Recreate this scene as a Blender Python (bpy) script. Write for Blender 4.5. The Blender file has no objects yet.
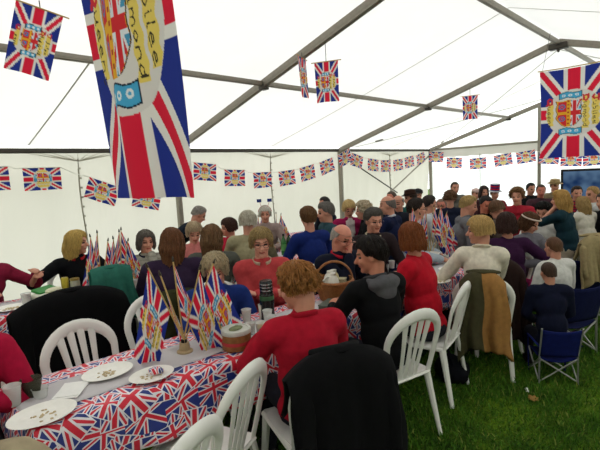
import bpy, math, random
import numpy as np
from mathutils import Vector, Matrix
random.seed(7); rng = np.random.RandomState(7)
SC = bpy.context.scene; COL = SC.collection
PI = math.pi
# ---------------------------------------------------------------- camera (fitted to the tent frame)
F_PX, PITCH, ROLL, YAW, CAM_H = 454.9, -0.11358, -0.0526, 0.77254, 1.68
cy_, sy_ = math.cos(YAW), math.sin(YAW)
FW = np.array([cy_*math.cos(PITCH), sy_*math.cos(PITCH), math.sin(PITCH)])
_r = np.array([sy_, -cy_, 0.]); _u = np.cross(_r, FW)
RT = math.cos(ROLL)*_r + math.sin(ROLL)*_u
UP = -math.sin(ROLL)*_r + math.cos(ROLL)*_u
CAM = np.array([0, 0, CAM_H])
cd = bpy.data.cameras.new('camera'); cam = bpy.data.objects.new('camera', cd); COL.objects.link(cam)
cd.sensor_width = 36; cd.lens = 36*F_PX/600; cd.clip_start = .05; cd.clip_end = 300
m = Matrix.Identity(4)
for i in range(3):
    m[i][0] = RT[i]; m[i][1] = UP[i]; m[i][2] = -FW[i]; m[i][3] = CAM[i]
cam.matrix_world = m; SC.camera = cam
def ray(u, w): return FW + RT*(u-300)/F_PX - UP*(w-225)/F_PX
SLOPE = .030                                           # the field falls gently away down the tent
def gz(x): return -SLOPE*x
def atz(u, w, z): d = ray(u, w); return CAM + d*((z-CAM_H)/(d[2]+SLOPE*d[0]))   # z above the ground
def aty(u, w, y): d = ray(u, w); return CAM + d*(y/d[1])
def atx(u, w, x): d = ray(u, w); return CAM + d*(x/d[0])
# ---------------------------------------------------------------- materials
MATS = {}
def nodes(name):
    mt = bpy.data.materials.new(name); mt.use_nodes = True
    nt = mt.node_tree; nt.nodes.clear()
    out = nt.nodes.new('ShaderNodeOutputMaterial')
    return mt, nt, out
def N(nt, t, **k):
    n = nt.nodes.new(t)
    for a, b in k.items(): setattr(n, a, b)
    return n
def hexc(c):
    if isinstance(c, str):
        v = [int(c[i:i+2], 16)/255 for i in (0, 2, 4)]
        return tuple(x/12.92 if x <= .04045 else ((x+.055)/1.055)**2.4 for x in v)
    return c
def mat(name, col, rough=.8, var=.15, scale=40, bump=.3, metal=0., spec=.3, stretch=(1, 1, 1), trans=0., alpha=1., ior=1.45, emit=0):
    key = (name, col, rough, var, scale, bump, metal, trans, alpha)
    if key in MATS: return MATS[key]
    mt, nt, out = nodes(name); L = nt.links.new
    b = N(nt, 'ShaderNodeBsdfPrincipled'); L(b.outputs[0], out.inputs[0])
    tc = N(nt, 'ShaderNodeTexCoord'); mp = N(nt, 'ShaderNodeMapping'); mp.inputs['Scale'].default_value = stretch
    L(tc.outputs['Object'], mp.inputs[0])
    nz = N(nt, 'ShaderNodeTexNoise'); nz.inputs['Scale'].default_value = scale; nz.inputs['Detail'].default_value = 4
    L(mp.outputs[0], nz.inputs['Vector'])
    c = hexc(col)
    mx = N(nt, 'ShaderNodeMix', data_type='RGBA'); L(nz.outputs[0], mx.inputs[0])
    mx.inputs[6].default_value = tuple(max(0, x*(1-var*1.6)) for x in c)+(1,)
    mx.inputs[7].default_value = tuple(min(1, x*(1+var*1.6)) for x in c)+(1,)
    L(mx.outputs[2], b.inputs['Base Color'])
    b.inputs['Roughness'].default_value = rough; b.inputs['Metallic'].default_value = metal
    b.inputs['Specular IOR Level'].default_value = spec; b.inputs['IOR'].default_value = ior
    b.inputs['Transmission Weight'].default_value = trans; b.inputs['Alpha'].default_value = alpha
    if bump:
        bp = N(nt, 'ShaderNodeBump'); bp.inputs['Strength'].default_value = bump; bp.inputs['Distance'].default_value = .006
        L(nz.outputs[0], bp.inputs['Height']); L(bp.outputs[0], b.inputs['Normal'])
    MATS[key] = mt; return mt
def dim(c, k): return tuple(round(x*k, 5) for x in hexc(c))
def cloth(col, name='woven cloth', rough=.9, var=.2): return mat(name, dim(col, .76), rough, var, 26, .55, spec=.15)
def skin(col='c98a70'): return mat('skin', dim(col, .95), .55, .10, 30, .12, spec=.35)
def hairm(col): return mat('hair strands', dim(col, .76), .6, .5, 110, 1., spec=.3, stretch=(1, 1, .12))
def canvas(name, col, fac, wrinkle=.25, sc=1.6):
    mt, nt, out = nodes(name); L = nt.links.new
    d = N(nt, 'ShaderNodeBsdfDiffuse'); t = N(nt, 'ShaderNodeBsdfTranslucent'); mx = N(nt, 'ShaderNodeMixShader')
    tc = N(nt, 'ShaderNodeTexCoord'); nz = N(nt, 'ShaderNodeTexNoise'); nz.inputs['Scale'].default_value = sc; nz.inputs['Detail'].default_value = 3
    nz.inputs['Distortion'].default_value = .6
    mp = N(nt, 'ShaderNodeMapping'); mp.inputs['Scale'].default_value = (1, 1, .35); L(tc.outputs['Object'], mp.inputs[0]); L(mp.outputs[0], nz.inputs[0])
    cr = N(nt, 'ShaderNodeMix', data_type='RGBA'); L(nz.outputs[0], cr.inputs[0]); c = hexc(col)
    cr.inputs[6].default_value = tuple(x*.95 for x in c)+(1,); cr.inputs[7].default_value = c+(1,)
    bp = N(nt, 'ShaderNodeBump'); bp.inputs['Strength'].default_value = wrinkle; bp.inputs['Distance'].default_value = .05
    L(nz.outputs[0], bp.inputs['Height'])
    for s in (d, t): L(cr.outputs[2], s.inputs['Color']); L(bp.outputs[0], s.inputs['Normal'])
    mx.inputs[0].default_value = fac; L(d.outputs[0], mx.inputs[1]); L(t.outputs[0], mx.inputs[2]); L(mx.outputs[0], out.inputs[0])
    return mt
def attr_mat(name, rough=.85, fac=.35):
    mt, nt, out = nodes(name); L = nt.links.new
    a = N(nt, 'ShaderNodeVertexColor', layer_name='print')
    nz = N(nt, 'ShaderNodeTexNoise'); nz.inputs['Scale'].default_value = 300
    bp = N(nt, 'ShaderNodeBump'); bp.inputs['Strength'].default_value = .15; L(nz.outputs[0], bp.inputs['Height'])
    b = N(nt, 'ShaderNodeBsdfPrincipled'); b.inputs['Roughness'].default_value = rough; b.inputs['Specular IOR Level'].default_value = .15
    t = N(nt, 'ShaderNodeBsdfTranslucent'); mx = N(nt, 'ShaderNodeMixShader'); mx.inputs[0].default_value = fac
    L(a.outputs[0], b.inputs['Base Color']); L(a.outputs[0], t.inputs[0]); L(bp.outputs[0], b.inputs['Normal'])
    L(b.outputs[0], mx.inputs[1]); L(t.outputs[0], mx.inputs[2]); L(mx.outputs[0], out.inputs[0])
    return mt
# ---------------------------------------------------------------- Union-flag print as a node group (for the cloths)
RED, WHT, BLU = hexc('cc2036'), hexc('dcd8dc'), hexc('20307a')
def jack_cloth():
    mt, nt, out = nodes('union flag printed cloth'); L = nt.links.new
    def val(x): 
        n = N(nt, 'ShaderNodeValue'); n.outputs[0].default_value = x; return n.outputs[0]
    def M(op, a, b=None, c=None):
        n = N(nt, 'ShaderNodeMath', operation=op)
        for i, x in enumerate((a, b, c)):
            if x is None: continue
            if isinstance(x, (int, float)): n.inputs[i].default_value = x
            else: L(x, n.inputs[i])
        return n.outputs[0]
    def mix(f, a, b):
        n = N(nt, 'ShaderNodeMix', data_type='RGBA'); L(f, n.inputs[0])
        for i, x in ((6, a), (7, b)):
            if isinstance(x, tuple): n.inputs[i].default_value = x+(1,)
            else: L(x, n.inputs[i])
        return n.outputs[2]
    uv = N(nt, 'ShaderNodeUVMap', uv_map='UVMap'); sp = N(nt, 'ShaderNodeSeparateXYZ'); L(uv.outputs[0], sp.inputs[0])
    U, V = sp.outputs[0], sp.outputs[1]
    col = WHT
    for k, (cell, off, size, seed) in enumerate([(.19, 0., .62, 1.), (.25, .11, .62, 5.), (.29, .07, .60, 9.), (.27, .17, .46, 14.)]):
        a, b = M('DIVIDE', M('ADD', U, off+3), cell), M('DIVIDE', M('ADD', V, off*1.7+3), cell)
        ia, ib = M('FLOOR', a), M('FLOOR', b)
        x, y = M('SUBTRACT', M('SUBTRACT', a, ia), .5), M('SUBTRACT', M('SUBTRACT', b, ib), .5)
        cx = N(nt, 'ShaderNodeCombineXYZ'); L(ia, cx.inputs[0]); L(ib, cx.inputs[1]); cx.inputs[2].default_value = seed
        wn = N(nt, 'ShaderNodeTexWhiteNoise', noise_dimensions='3D'); L(cx.outputs[0], wn.inputs[0])
        ang = M('MULTIPLY', wn.outputs[0], 6.283)
        c, s = M('COSINE', ang), M('SINE', ang)
        X = M('MULTIPLY', M('ADD', M('MULTIPLY', x, c), M('MULTIPLY', y, s)), 30/size)
        Y = M('MULTIPLY', M('SUBTRACT', M('MULTIPLY', y, c), M('MULTIPLY', x, s)), 30/size)
        aX, aY = M('ABSOLUTE', X), M('ABSOLUTE', Y); mn = M('MINIMUM', aX, aY)
        dg = M('MULTIPLY', M('ABSOLUTE', M('SUBTRACT', M('MULTIPLY', aX, .6), aY)), .857)
        f = mix(M('LESS_THAN', dg, 2.7), BLU, WHT)
        f = mix(M('LESS_THAN', dg, 1.1), f, RED)
        f = mix(M('LESS_THAN', mn, 4.0), f, WHT)
        f = mix(M('LESS_THAN', mn, 2.3), f, RED)
        if k == 0: col = f
        else:
            inside = M('MULTIPLY', M('LESS_THAN', aX, 20), M('LESS_THAN', aY, 12.5))
            col = mix(inside, col, mix(M('MULTIPLY', M('LESS_THAN', aX, 19), M('LESS_THAN', aY, 11.6)), WHT, f))
    b = N(nt, 'ShaderNodeBsdfPrincipled'); b.inputs['Roughness'].default_value = .45; b.inputs['Specular IOR Level'].default_value = .35
    L(col, b.inputs['Base Color']); L(b.outputs[0], out.inputs[0])
    nz = N(nt, 'ShaderNodeTexNoise'); nz.inputs['Scale'].default_value = 9; L(uv.outputs[0], nz.inputs[0])
    bp = N(nt, 'ShaderNodeBump'); bp.inputs['Strength'].default_value = .3; bp.inputs['Distance'].default_value = .02
    L(nz.outputs[0], bp.inputs['Height']); L(bp.outputs[0], b.inputs['Normal'])
    return mt
# ---------------------------------------------------------------- mesh helpers
def link(o, parent=None):
    COL.objects.link(o)
    if parent is not None: o.parent = parent
    return o
def tag(o, label=None, cat=None, group=None, kind=None):
    if label: o['label'] = label
    if cat: o['category'] = cat
    if group: o['group'] = group
    if kind: o['kind'] = kind
    return o
def empty(name, loc, rz=0, label=None, cat=None, group=None):
    o = bpy.data.objects.new(name, None); o.empty_display_size = .1; COL.objects.link(o)
    o.location = tuple(float(x) for x in loc); o.rotation_euler = (0, 0, rz)
    return tag(o, label, cat, group)
def copy_tree(o, parent=None):
    c = o.copy(); COL.objects.link(c); c.parent = parent
    for ch in list(o.children): copy_tree(ch, c)
    return c
class G:
    def __init__(s): s.v = []; s.f = []; s.m = []; s.n = 0; s.uv = []
    def add(s, V, Fc, mi=0):
        V = np.asarray(V, float); s.v.append(V); b = s.n; s.n += len(V)
        for f in Fc: s.f.append(tuple(i+b for i in f)); s.m.append(mi)
    def box(s, c, d, R=None, mi=0, bev=None):
        c = np.array(c, float); h = np.array(d, float)/2
        b = bev if bev is not None else min(d)*.12
        V = []
        for sx in (-1, 1):
            for sy in (-1, 1):
                for sz in (-1, 1):
                    sg = np.array([sx, sy, sz])
                    for ax in range(3):
                        p = sg*(h-b); p[ax] = sg[ax]*h[ax]; V.append(p)
        V = np.array(V)
        idx = lambda sx, sy, sz, ax: ((sx > 0)*4+(sy > 0)*2+(sz > 0))*3+ax
        Fc = []
        q = [(-1, -1), (1, -1), (1, 1), (-1, 1)]
        for ax in range(3):
            o = [(1, 2), (2, 0), (0, 1)][ax]
            for sg in (-1, 1):
                f = []
                for (p, r) in q:
                    t = [0, 0, 0]; t[ax] = sg; t[o[0]] = p; t[o[1]] = r; f.append(idx(*t, ax))
                Fc.append(f if sg > 0 else f[::-1])
        for ax in range(3):   # edges along ax
            o1, o2 = [(1, 2), (2, 0), (0, 1)][ax]
            for p in (-1, 1):
                for r in (-1, 1):
                    t0 = [0]*3; t1 = [0]*3; t0[ax] = -1; t1[ax] = 1
                    for t in (t0, t1): t[o1] = p; t[o2] = r
                    f = [idx(*t0, o1), idx(*t1, o1), idx(*t1, o2), idx(*t0, o2)]
                    Fc.append(f if p*r < 0 else f[::-1])
        for sx in (-1, 1):
            for sy in (-1, 1):
                for sz in (-1, 1):
                    f = [idx(sx, sy, sz, a) for a in range(3)]; Fc.append(f if sx*sy*sz > 0 else f[::-1])
        if R is not None: V = V@np.asarray(R, float)[:3, :3].T
        s.add(V+c, Fc, mi)
    def tube(s, path, r, seg=8, mi=0, cap=True, flat=None, upv=(0, 0, 1), closed=False):
        P = np.array(path, float); n = len(P)
        rr = np.array(r if hasattr(r, '__len__') else [r]*n, float)
        fl = flat if flat is not None else 1.
        V = []; up = np.array(upv, float)
        for i in range(n):
            if closed: t = P[(i+1) % n]-P[i-1]
            else: t = P[min(i+1, n-1)]-P[max(i-1, 0)]
            t = t/(np.linalg.norm(t)+1e-12)
            a = np.cross(up, t)
            if np.linalg.norm(a) < .05: a = np.cross(np.array([1., .2, 0]), t)
            a /= np.linalg.norm(a); b = np.cross(t, a)
            for k in range(seg):
                w = 2*PI*k/seg; V.append(P[i]+rr[i]*(math.cos(w)*a+math.sin(w)*b*fl))
        Fc = []
        for i in range(n if closed else n-1):
            j = (i+1) % n
            for k in range(seg):
                l = (k+1) % seg; Fc.append((i*seg+k, i*seg+l, j*seg+l, j*seg+k))
        if cap and not closed:
            Fc.append(tuple(range(seg))[::-1]); Fc.append(tuple((n-1)*seg+k for k in range(seg)))
        s.add(V, Fc, mi)
    def lathe(s, prof, seg=24, c=(0, 0, 0), mi=0, R=None, cap=True, sc=(1, 1, 1)):
        V = []
        for r, z in prof:
            for k in range(seg):
                w = 2*PI*k/seg; V.append((r*math.cos(w), r*math.sin(w), z))
        Fc = []
        for i in range(len(prof)-1):
            for k in range(seg):
                l = (k+1) % seg; Fc.append((i*seg+k, i*seg+l, (i+1)*seg+l, (i+1)*seg+k))
        if cap:
            Fc.append(tuple(range(seg))[::-1]); Fc.append(tuple((len(prof)-1)*seg+k for k in range(seg)))
        V = np.array(V)*np.array(sc)
        if R is not None: V = V@np.asarray(R).T
        s.add(V+np.array(c), Fc, mi)
    def ell(s, c, rad, R=None, mi=0, nu=16, nv=10):
        V = [(0, 0, 1)]
        for j in range(1, nv):
            t = PI*j/nv
            for i in range(nu):
                w = 2*PI*i/nu; V.append((math.sin(t)*math.cos(w), math.sin(t)*math.sin(w), math.cos(t)))
        V.append((0, 0, -1)); Fc = []
        for i in range(nu): Fc.append((0, 1+i, 1+(i+1) % nu))
        for j in range(nv-2):
            for i in range(nu):
                a = 1+j*nu; Fc.append((a+i, a+nu+i, a+nu+(i+1) % nu, a+(i+1) % nu))
        a = 1+(nv-2)*nu
        for i in range(nu): Fc.append((a+i, len(V)-1, a+(i+1) % nu))
        V = np.array(V, float)*np.array(rad, float)
        if R is not None: V = V@np.asarray(R, float)[:3, :3].T
        s.add(V+np.array(c, float), Fc, mi)
    def cap(s, p0, p1, r0, r1=None, mi=0, nu=12, sq=None):
        """tapered capsule"""
        if r1 is None: r1 = r0
        p0 = np.array(p0, float); p1 = np.array(p1, float); t = p1-p0; L = np.linalg.norm(t)
        t = t/L if L > 1e-9 else np.array([0, 0, 1.])
        a = np.cross([0, 0, 1.], t)
        if np.linalg.norm(a) < .05: a = np.cross([1., 0, 0], t)
        a /= np.linalg.norm(a); b = np.cross(t, a)
        V = [p0-t*r0]; rings = [(-60, 0), (-30, 0), (0, 0), (0, 1), (30, 1), (60, 1)]
        for d, e in rings:
            c = p1 if e else p0; r = r1 if e else r0; q = math.radians(d)
            for k in range(nu):
                w = 2*PI*k/nu; V.append(c+t*r*math.sin(q)+r*math.cos(q)*(math.cos(w)*a+math.sin(w)*b))
        V.append(p1+t*r1); Fc = []
        for k in range(nu): Fc.append((0, 1+(k+1) % nu, 1+k))
        for j in range(5):
            for k in range(nu):
                x = 1+j*nu; l = (k+1) % nu; Fc.append((x+k, x+l, x+nu+l, x+nu+k))
        x = 1+5*nu
        for k in range(nu): Fc.append((x+k, x+(k+1) % nu, len(V)-1))
        s.add(V, Fc, mi)
    def mesh(s, name):
        me = bpy.data.meshes.new(name); V = np.concatenate(s.v)
        me.from_pydata(V.tolist(), [], s.f); return me
    def build(s, name, mats, parent=None, smooth=True, loc=None, rot=None):
        me = s.mesh(name)
        for mm in (mats if isinstance(mats, (list, tuple)) else [mats]): me.materials.append(mm)
        me.polygons.foreach_set('material_index', s.m)
        me.polygons.foreach_set('use_smooth', [bool(smooth)]*len(me.polygons))
        if smooth and smooth != 'full':
            try: me.set_sharp_from_angle(angle=math.radians(42))
            except Exception: pass
        me.update(); o = link(bpy.data.objects.new(name, me), parent)
        if loc is not None: o.location = tuple(float(x) for x in loc)
        if rot is not None: o.rotation_euler = rot
        return o
def Rz(a): c, s = math.cos(a), math.sin(a); return np.array([[c, -s, 0], [s, c, 0], [0, 0, 1.]])
def Ry(a): c, s = math.cos(a), math.sin(a); return np.array([[c, 0, s], [0, 1., 0], [-s, 0, c]])
def Rx(a): c, s = math.cos(a), math.sin(a); return np.array([[1., 0, 0], [0, c, -s], [0, s, c]])
def fuse(g, voxel, it=4, fac=.5):
    """one continuous surface out of overlapping closed pieces"""
    me = g.mesh('tmp'); o = bpy.data.objects.new('tmp', me); COL.objects.link(o)
    r = o.modifiers.new('r', 'REMESH'); r.mode = 'VOXEL'; r.voxel_size = voxel
    sm = o.modifiers.new('s', 'SMOOTH'); sm.factor = fac; sm.iterations = it
    dg = bpy.context.evaluated_depsgraph_get(); ev = o.evaluated_get(dg)
    res = bpy.data.meshes.new_from_object(ev)
    bpy.data.objects.remove(o); bpy.data.meshes.remove(me)
    res.polygons.foreach_set('use_smooth', [True]*len(res.polygons)); res.update()
    return res
def vget(me):
    a = np.empty(len(me.vertices)*3); me.vertices.foreach_get('co', a); return a.reshape(-1, 3)
def vset(me, V): me.vertices.foreach_set('co', V.ravel()); me.update()
def wob(V, f, seed):
    r = np.random.RandomState(seed); o = np.zeros(len(V))
    for k in range(6):
        d = r.normal(size=3); d /= np.linalg.norm(d); fr = f*(.6+.9*r.rand())
        ph = V@d*fr+r.rand()*6.28+1.3*np.sin(V@r.normal(size=3)*f*.5)
        o += np.sin(ph)
    return o/6
def fold(me, amp, f, seed):
    V = vget(me); Nn = np.empty(len(me.vertices)*3); me.vertices.foreach_get('normal', Nn); Nn = Nn.reshape(-1, 3)
    w = wob(V, f, seed); w = np.sign(w)*np.abs(w)**.8
    vset(me, V+Nn*(w*amp)[:, None])
def grid_obj(name, P, mats, parent=None, uv=None, thick=0., wrapu=False):
    """P[nu,nv,3] sheet; optional thickness"""
    nu, nv = P.shape[:2]; V = P.reshape(-1, 3); Fc = []
    for i in range(nu if wrapu else nu-1):
        for j in range(nv-1):
            a = ((i+1) % nu); Fc.append((i*nv+j, a*nv+j, a*nv+j+1, i*nv+j+1))
    me = bpy.data.meshes.new(name); me.from_pydata(V.tolist(), [], Fc)
    if uv is not None:
        ul = me.uv_layers.new(name='UVMap'); li = np.empty(len(me.loops), int); me.loops.foreach_get('vertex_index', li)
        ul.data.foreach_set('uv', uv.reshape(-1, 2)[li].ravel())
    for mm in (mats if isinstance(mats, (list, tuple)) else [mats]): me.materials.append(mm)
    me.polygons.foreach_set('use_smooth', [True]*len(me.polygons)); me.update()
    o = link(bpy.data.objects.new(name, me), parent)
    if thick:
        md = o.modifiers.new('thickness', 'SOLIDIFY'); md.thickness = thick; md.offset = 0
    return o
# ---------------------------------------------------------------- the tent
B, EH, HW, RH, X2, BAY = 7.386, 2.178, 5.0, 1.508, 9.128, 4.70
RX = [X2-3*BAY, X2-2*BAY, X2-BAY, X2, X2+BAY]        # frames; last one is the far gable
XN, XF = RX[0], RX[-1]; YR = B-HW; YO = B-2*HW; ZR = EH+RH
alu = mat('brushed aluminium', '8e887c', .5, .12, 20, .1, metal=.55, spec=.4)
alud = mat('dark steel', '4a4640', .5, .1, 20, .1, metal=.6)
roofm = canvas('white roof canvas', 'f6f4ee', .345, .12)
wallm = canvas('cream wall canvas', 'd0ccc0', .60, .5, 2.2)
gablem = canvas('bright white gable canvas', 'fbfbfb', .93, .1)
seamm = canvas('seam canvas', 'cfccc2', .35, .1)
def roofz(y): return EH+RH*(1-abs(y-YR)/HW)
OFF = .10
def struct(name, o): o.name = name; o['kind'] = 'structure'; return o
def sheet(name, fn, nu, nv, mt):
    P = np.array([[fn(i/(nu-1), j/(nv-1)) for j in range(nv)] for i in range(nu)], float)
    o = grid_obj(name, P, mt); o['kind'] = 'structure'; return o
def roofp(ya, yb):
    def fn(s, t):
        x = XN+(XF-XN)*s; y = ya+(yb-ya)*t
        ph = (x-XN)/BAY % 1.0
        sag = -.035*math.sin(PI*ph)*math.sin(PI*t)
        return (x, y, roofz(y)+OFF+sag)
    return fn
c1 = sheet('ceiling', roofp(B, YR), 81, 20, roofm)
c2 = sheet('ceiling', roofp(YR, YO), 81, 12, roofm)
def wallfn(s, t):
    x = XN+(XF-XN)*s; z = EH+OFF*.7-(EH+OFF*.7+.7)*t
    y = B+.05+.018*math.sin(x*5.1)*math.sin(t*3)+.012*math.sin(x*13+t*4)+.02*math.sin(t*9+x*.7)
    return (x, y, z)
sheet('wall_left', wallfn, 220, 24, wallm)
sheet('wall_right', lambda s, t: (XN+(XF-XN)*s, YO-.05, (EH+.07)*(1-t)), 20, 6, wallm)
def gab(x, sgn, name, mt, bottom=-.6, top=None):
    def fn(s, t):
        y = B+.05+(YO-B-.1)*s; zt = roofz(min(max(y, YO), B))+OFF if top is None else top
        return (x+sgn*(.06+.012*math.sin(y*9+t*5)), y, zt+(bottom-zt)*t)
    return sheet(name, fn, 81, 16, mt)
gab(XF, 1, 'wall_back', gablem, -.6)
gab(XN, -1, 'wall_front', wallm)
# scalloped pelmet along the top of the far gable
def pel(s, t):
    y = B+(YO-B)*s; return (XF+.02, y, EH+.06-.30*t*(1-.04*math.sin(y*16)))
sheet('trim_1', pel, 160, 4, seamm)
def beam(name, a, b, w, h, mt=alu, up=(0, 0, 1)):
    a = np.array(a, float); b = np.array(b, float); t = (b-a); L = np.linalg.norm(t); t /= L
    u = np.array(up, float); sdn = np.cross(u, t)
    if np.linalg.norm(sdn) < .05: sdn = np.cross([0, 1., 0], t)
    sdn /= np.linalg.norm(sdn); u = np.cross(t, sdn); R = np.stack([t, sdn, u], 1)
    g = G(); g.box((a+b)/2, (L, w, h), R, bev=.008)
    # profile grooves of an extrusion, so the section reads as a marquee beam
    for s_ in (-1, 1): g.box((a+b)/2+sdn*s_*w*.5, (L, .006, h*.35), R, bev=.002)
    return g
trim_n = [1]
def trim(g, mt=alu):
    trim_n[0] += 1; o = g.build('trim_%d' % trim_n[0], mt, smooth=True); o['kind'] = 'structure'; return o
for i, x in enumerate(RX):
    dz = .02
    trim(beam('', (x, B-.02, EH+dz), (x, YR, ZR+dz), .07, .11))
    trim(beam('', (x, YO, EH+dz), (x, YR, ZR+dz), .07, .11))
    trim(beam('', (x, B-.03, gz(x)), (x, B-.03, EH+.04), .09, .09, up=(1, 0, 0)))
    trim(beam('', (x, YO+.03, gz(x)), (x, YO+.03, EH+.04), .09, .09, up=(1, 0, 0)))
    g = G(); g.box((x, YR, ZR-.05), (.14, .30, .10)); g.cap((x, YR, ZR-.13), (x, YR, ZR-.08), .022)
    for s_ in (-1, 1): g.cap((x-.06, YR+s_*.1, ZR-.05), (x+.06, YR+s_*.1, ZR-.05), .014)
    trim(g, alud)
def along(y, z, w, h, mt=alu): trim(beam('', (XN, y, z), (XF, y, z), w, h), mt)
along(YR, ZR+.01, .06, .08)
along(B-HW/2, EH+RH/2+.02, .05, .07); along(YO+HW/2, EH+RH/2+.02, .05, .07)
along(B-.01, EH+.02, .05, .07, alud); along(YO+.01, EH+.02, .05, .07)
for fx in RX:
    for y in (B-HW/2, YO+HW/2):
        g = G(); g.box((fx, y, EH+RH/2-.03), (.10, .12, .07)); trim(g, alud)
for k in (1, 2):
    y = B-HW*2*k/3*1.0
    if k == 1: trim(beam('', (XF-.03, y, gz(XF)), (XF-.03, y, roofz(y)), .08, .08, up=(1, 0, 0)))
trim(beam('', (XF-.03, YR-1.67, gz(XF)), (XF-.03, YR-1.67, roofz(YR-1.67)), .08, .08, up=(1, 0, 0)))
trim(beam('', (XF, B, EH+.02), (XF, YO, EH+.02), .04, .05))
# wall joints with lacing straps in mid bay
for x in [RX[0]+BAY/2, 2.75, RX[2]+BAY/2, RX[3]+BAY/2]:
    g = G(); pts = [(x+.02*math.sin(z*3), B+.01, z) for z in np.linspace(EH-.1, .02, 14)]
    g.tube(pts, .016, 6, flat=.6)
    for z in np.linspace(EH-.25, .3, 12): g.box((x, B-.005, z), (.035, .012, .03))
    trim(g, mat('lacing strap', '9b9788', .8))
    g = G()                                            # gathered pleats where the wall hangs from the rail
    for a in np.linspace(-.9, .9, 9):
        g.tube([(x, B-.005, EH-.14), (x+a*.3, B+.0, EH-.09), (x+a*.8, B+.01, EH-.01)], [.004, .008, .003], 5)
    trim(g, wallm)
for y in [B-HW/3, B-HW]:
    g = G(); g.tube([(XF-.01, y, z) for z in (.02, EH-.2)], .012, 6); trim(g, mat('lacing strap', '9b9788', .8))
# roof seams half way between the rafters
for x in [RX[k]+BAY/2 for k in range(4)]:
    for (ya, yb) in ((B, YR), (YO, YR)):
        g = G(); ys = np.linspace(ya, yb, 16)
        g.tube([(x, y, roofz(y)+OFF-.045*math.sin(PI*(y-ya)/(yb-ya))-.004) for y in ys], .010, 6, flat=.3); trim(g, seamm)
# bracing: steel cross bars on the wall and cables under the roof
trim(beam('', (RX[3]+.15, B-.06, 2.02), (RX[3]+2.6, B-.06, .95), .03, .03, up=(0, 1, 0)), alud)
trim(beam('', (RX[4]-.15, B-.07, 2.02), (RX[4]-2.6, B-.07, .95), .035, .035, up=(0, 1, 0)), alu)
def cable(a, b, r=.006, sag=.05):
    a = np.array(a, float); b = np.array(b, float); g = G()
    g.tube([a+(b-a)*t-np.array([0, 0, sag*4*t*(1-t)]) for t in np.linspace(0, 1, 12)], r, 5)
    k = a+(b-a)*.86; d = (b-a)/np.linalg.norm(b-a)*.09; g.cap(k-d, k+d, .018)
    trim(g, mat('steel cable', 'a5a29a', .4, metal=.6))
cable((RX[3], YR, ZR-.1), (RX[4], B-.1, EH+.02)); cable((RX[3], YR, ZR-.1), (RX[4], YR-3.6, roofz(YR-3.6)-.05))
cable((RX[4], YR, ZR-.1), (RX[3], B-.1, EH+.02))
# ---------------------------------------------------------------- grass
def grass_mat():
    mt, nt, out = nodes('lawn turf'); L = nt.links.new
    b = N(nt, 'ShaderNodeBsdfPrincipled'); L(b.outputs[0], out.inputs[0]); b.inputs['Roughness'].default_value = .9; b.inputs['Specular IOR Level'].default_value = .1
    tc = N(nt, 'ShaderNodeTexCoord'); n1 = N(nt, 'ShaderNodeTexNoise'); n1.inputs['Scale'].default_value = 2.2; n1.inputs['Detail'].default_value = 6
    n2 = N(nt, 'ShaderNodeTexNoise'); n2.inputs['Scale'].default_value = 45; n2.inputs['Detail'].default_value = 5
    for n in (n1, n2): L(tc.outputs['Object'], n.inputs[0])
    r1 = N(nt, 'ShaderNodeValToRGB'); e = r1.color_ramp.elements
    e[0].position = .35; e[0].color = hexc('26440e')+(1,); e[1].position = .68; e[1].color = hexc('5f7f1c')+(1,)
    r2 = N(nt, 'ShaderNodeValToRGB'); e = r2.color_ramp.elements
    e[0].position = .3; e[0].color = (.35, .35, .3, 1); e[1].position = .75; e[1].color = (1.3, 1.25, 1., 1)
    L(n1.outputs[0], r1.inputs[0]); L(n2.outputs[0], r2.inputs[0])
    mx = N(nt, 'ShaderNodeMix', data_type='RGBA', blend_type='MULTIPLY'); mx.inputs[0].default_value = 1
    L(r1.outputs[0], mx.inputs[6]); L(r2.outputs[0], mx.inputs[7]); L(mx.outputs[2], b.inputs['Base Color'])
    bp = N(nt, 'ShaderNodeBump'); bp.inputs['Strength'].default_value = .8; bp.inputs['Distance'].default_value = .03
    L(n2.outputs[0], bp.inputs['Height']); L(bp.outputs[0], b.inputs['Normal'])
    return mt
P = np.array([[(x, y, gz(x)) for y in np.linspace(-40, 60, 20)] for x in np.linspace(-40, 70, 20)], float)
struct('floor', grid_obj('floor', P, grass_mat()))
def blades(n):
    x = 1.3+6.5*rng.rand(n)**1.5; y = -.6+3.4*rng.rand(n)
    a = rng.rand(n)*2*PI; h = (.018+.035*rng.rand(n)**1.6); w = .0022+.002*rng.rand(n)
    h *= .7+.6*(np.sin(x*3.1+y*2)*np.sin(y*4.3-x)*.5+.5)
    lean = (rng.rand(n, 2)-.5)*.05
    V = np.zeros((n, 4, 3)); dx, dy = np.cos(a)*w, np.sin(a)*w
    V[:, 0] = np.stack([x-dx, y-dy, gz(x)-.002], 1); V[:, 1] = np.stack([x+dx, y+dy, gz(x)-.002], 1)
    V[:, 2] = np.stack([x+lean[:, 0]*.4+dx*.7, y+lean[:, 1]*.4+dy*.7, h*.62+gz(x)], 1)
    V[:, 3] = np.stack([x+lean[:, 0], y+lean[:, 1], h+gz(x)], 1)
    me = bpy.data.meshes.new('grass_blades'); i = np.arange(n)*4
    Fc = np.concatenate([np.stack([i, i+1, i+2], 1), np.stack([i, i+2, i+3], 1)]); pat = rng.randint(0, 4, n)
    me.from_pydata(V.reshape(-1, 3).tolist(), [], Fc.tolist())
    for c in ('2f5512', '416c18', '568222', '869042'): me.materials.append(mat('grass blade', c, .7, .25, 6, 0))
    me.polygons.foreach_set('material_index', np.concatenate([np.where(pat == 3, np.where(rng.rand(n) < .25, 3, 1), pat)]*2))
    o = link(bpy.data.objects.new('grass_blades', me)); tag(o, 'short green grass covering the tent floor', 'grass', kind='stuff')
blades(90000)
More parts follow.
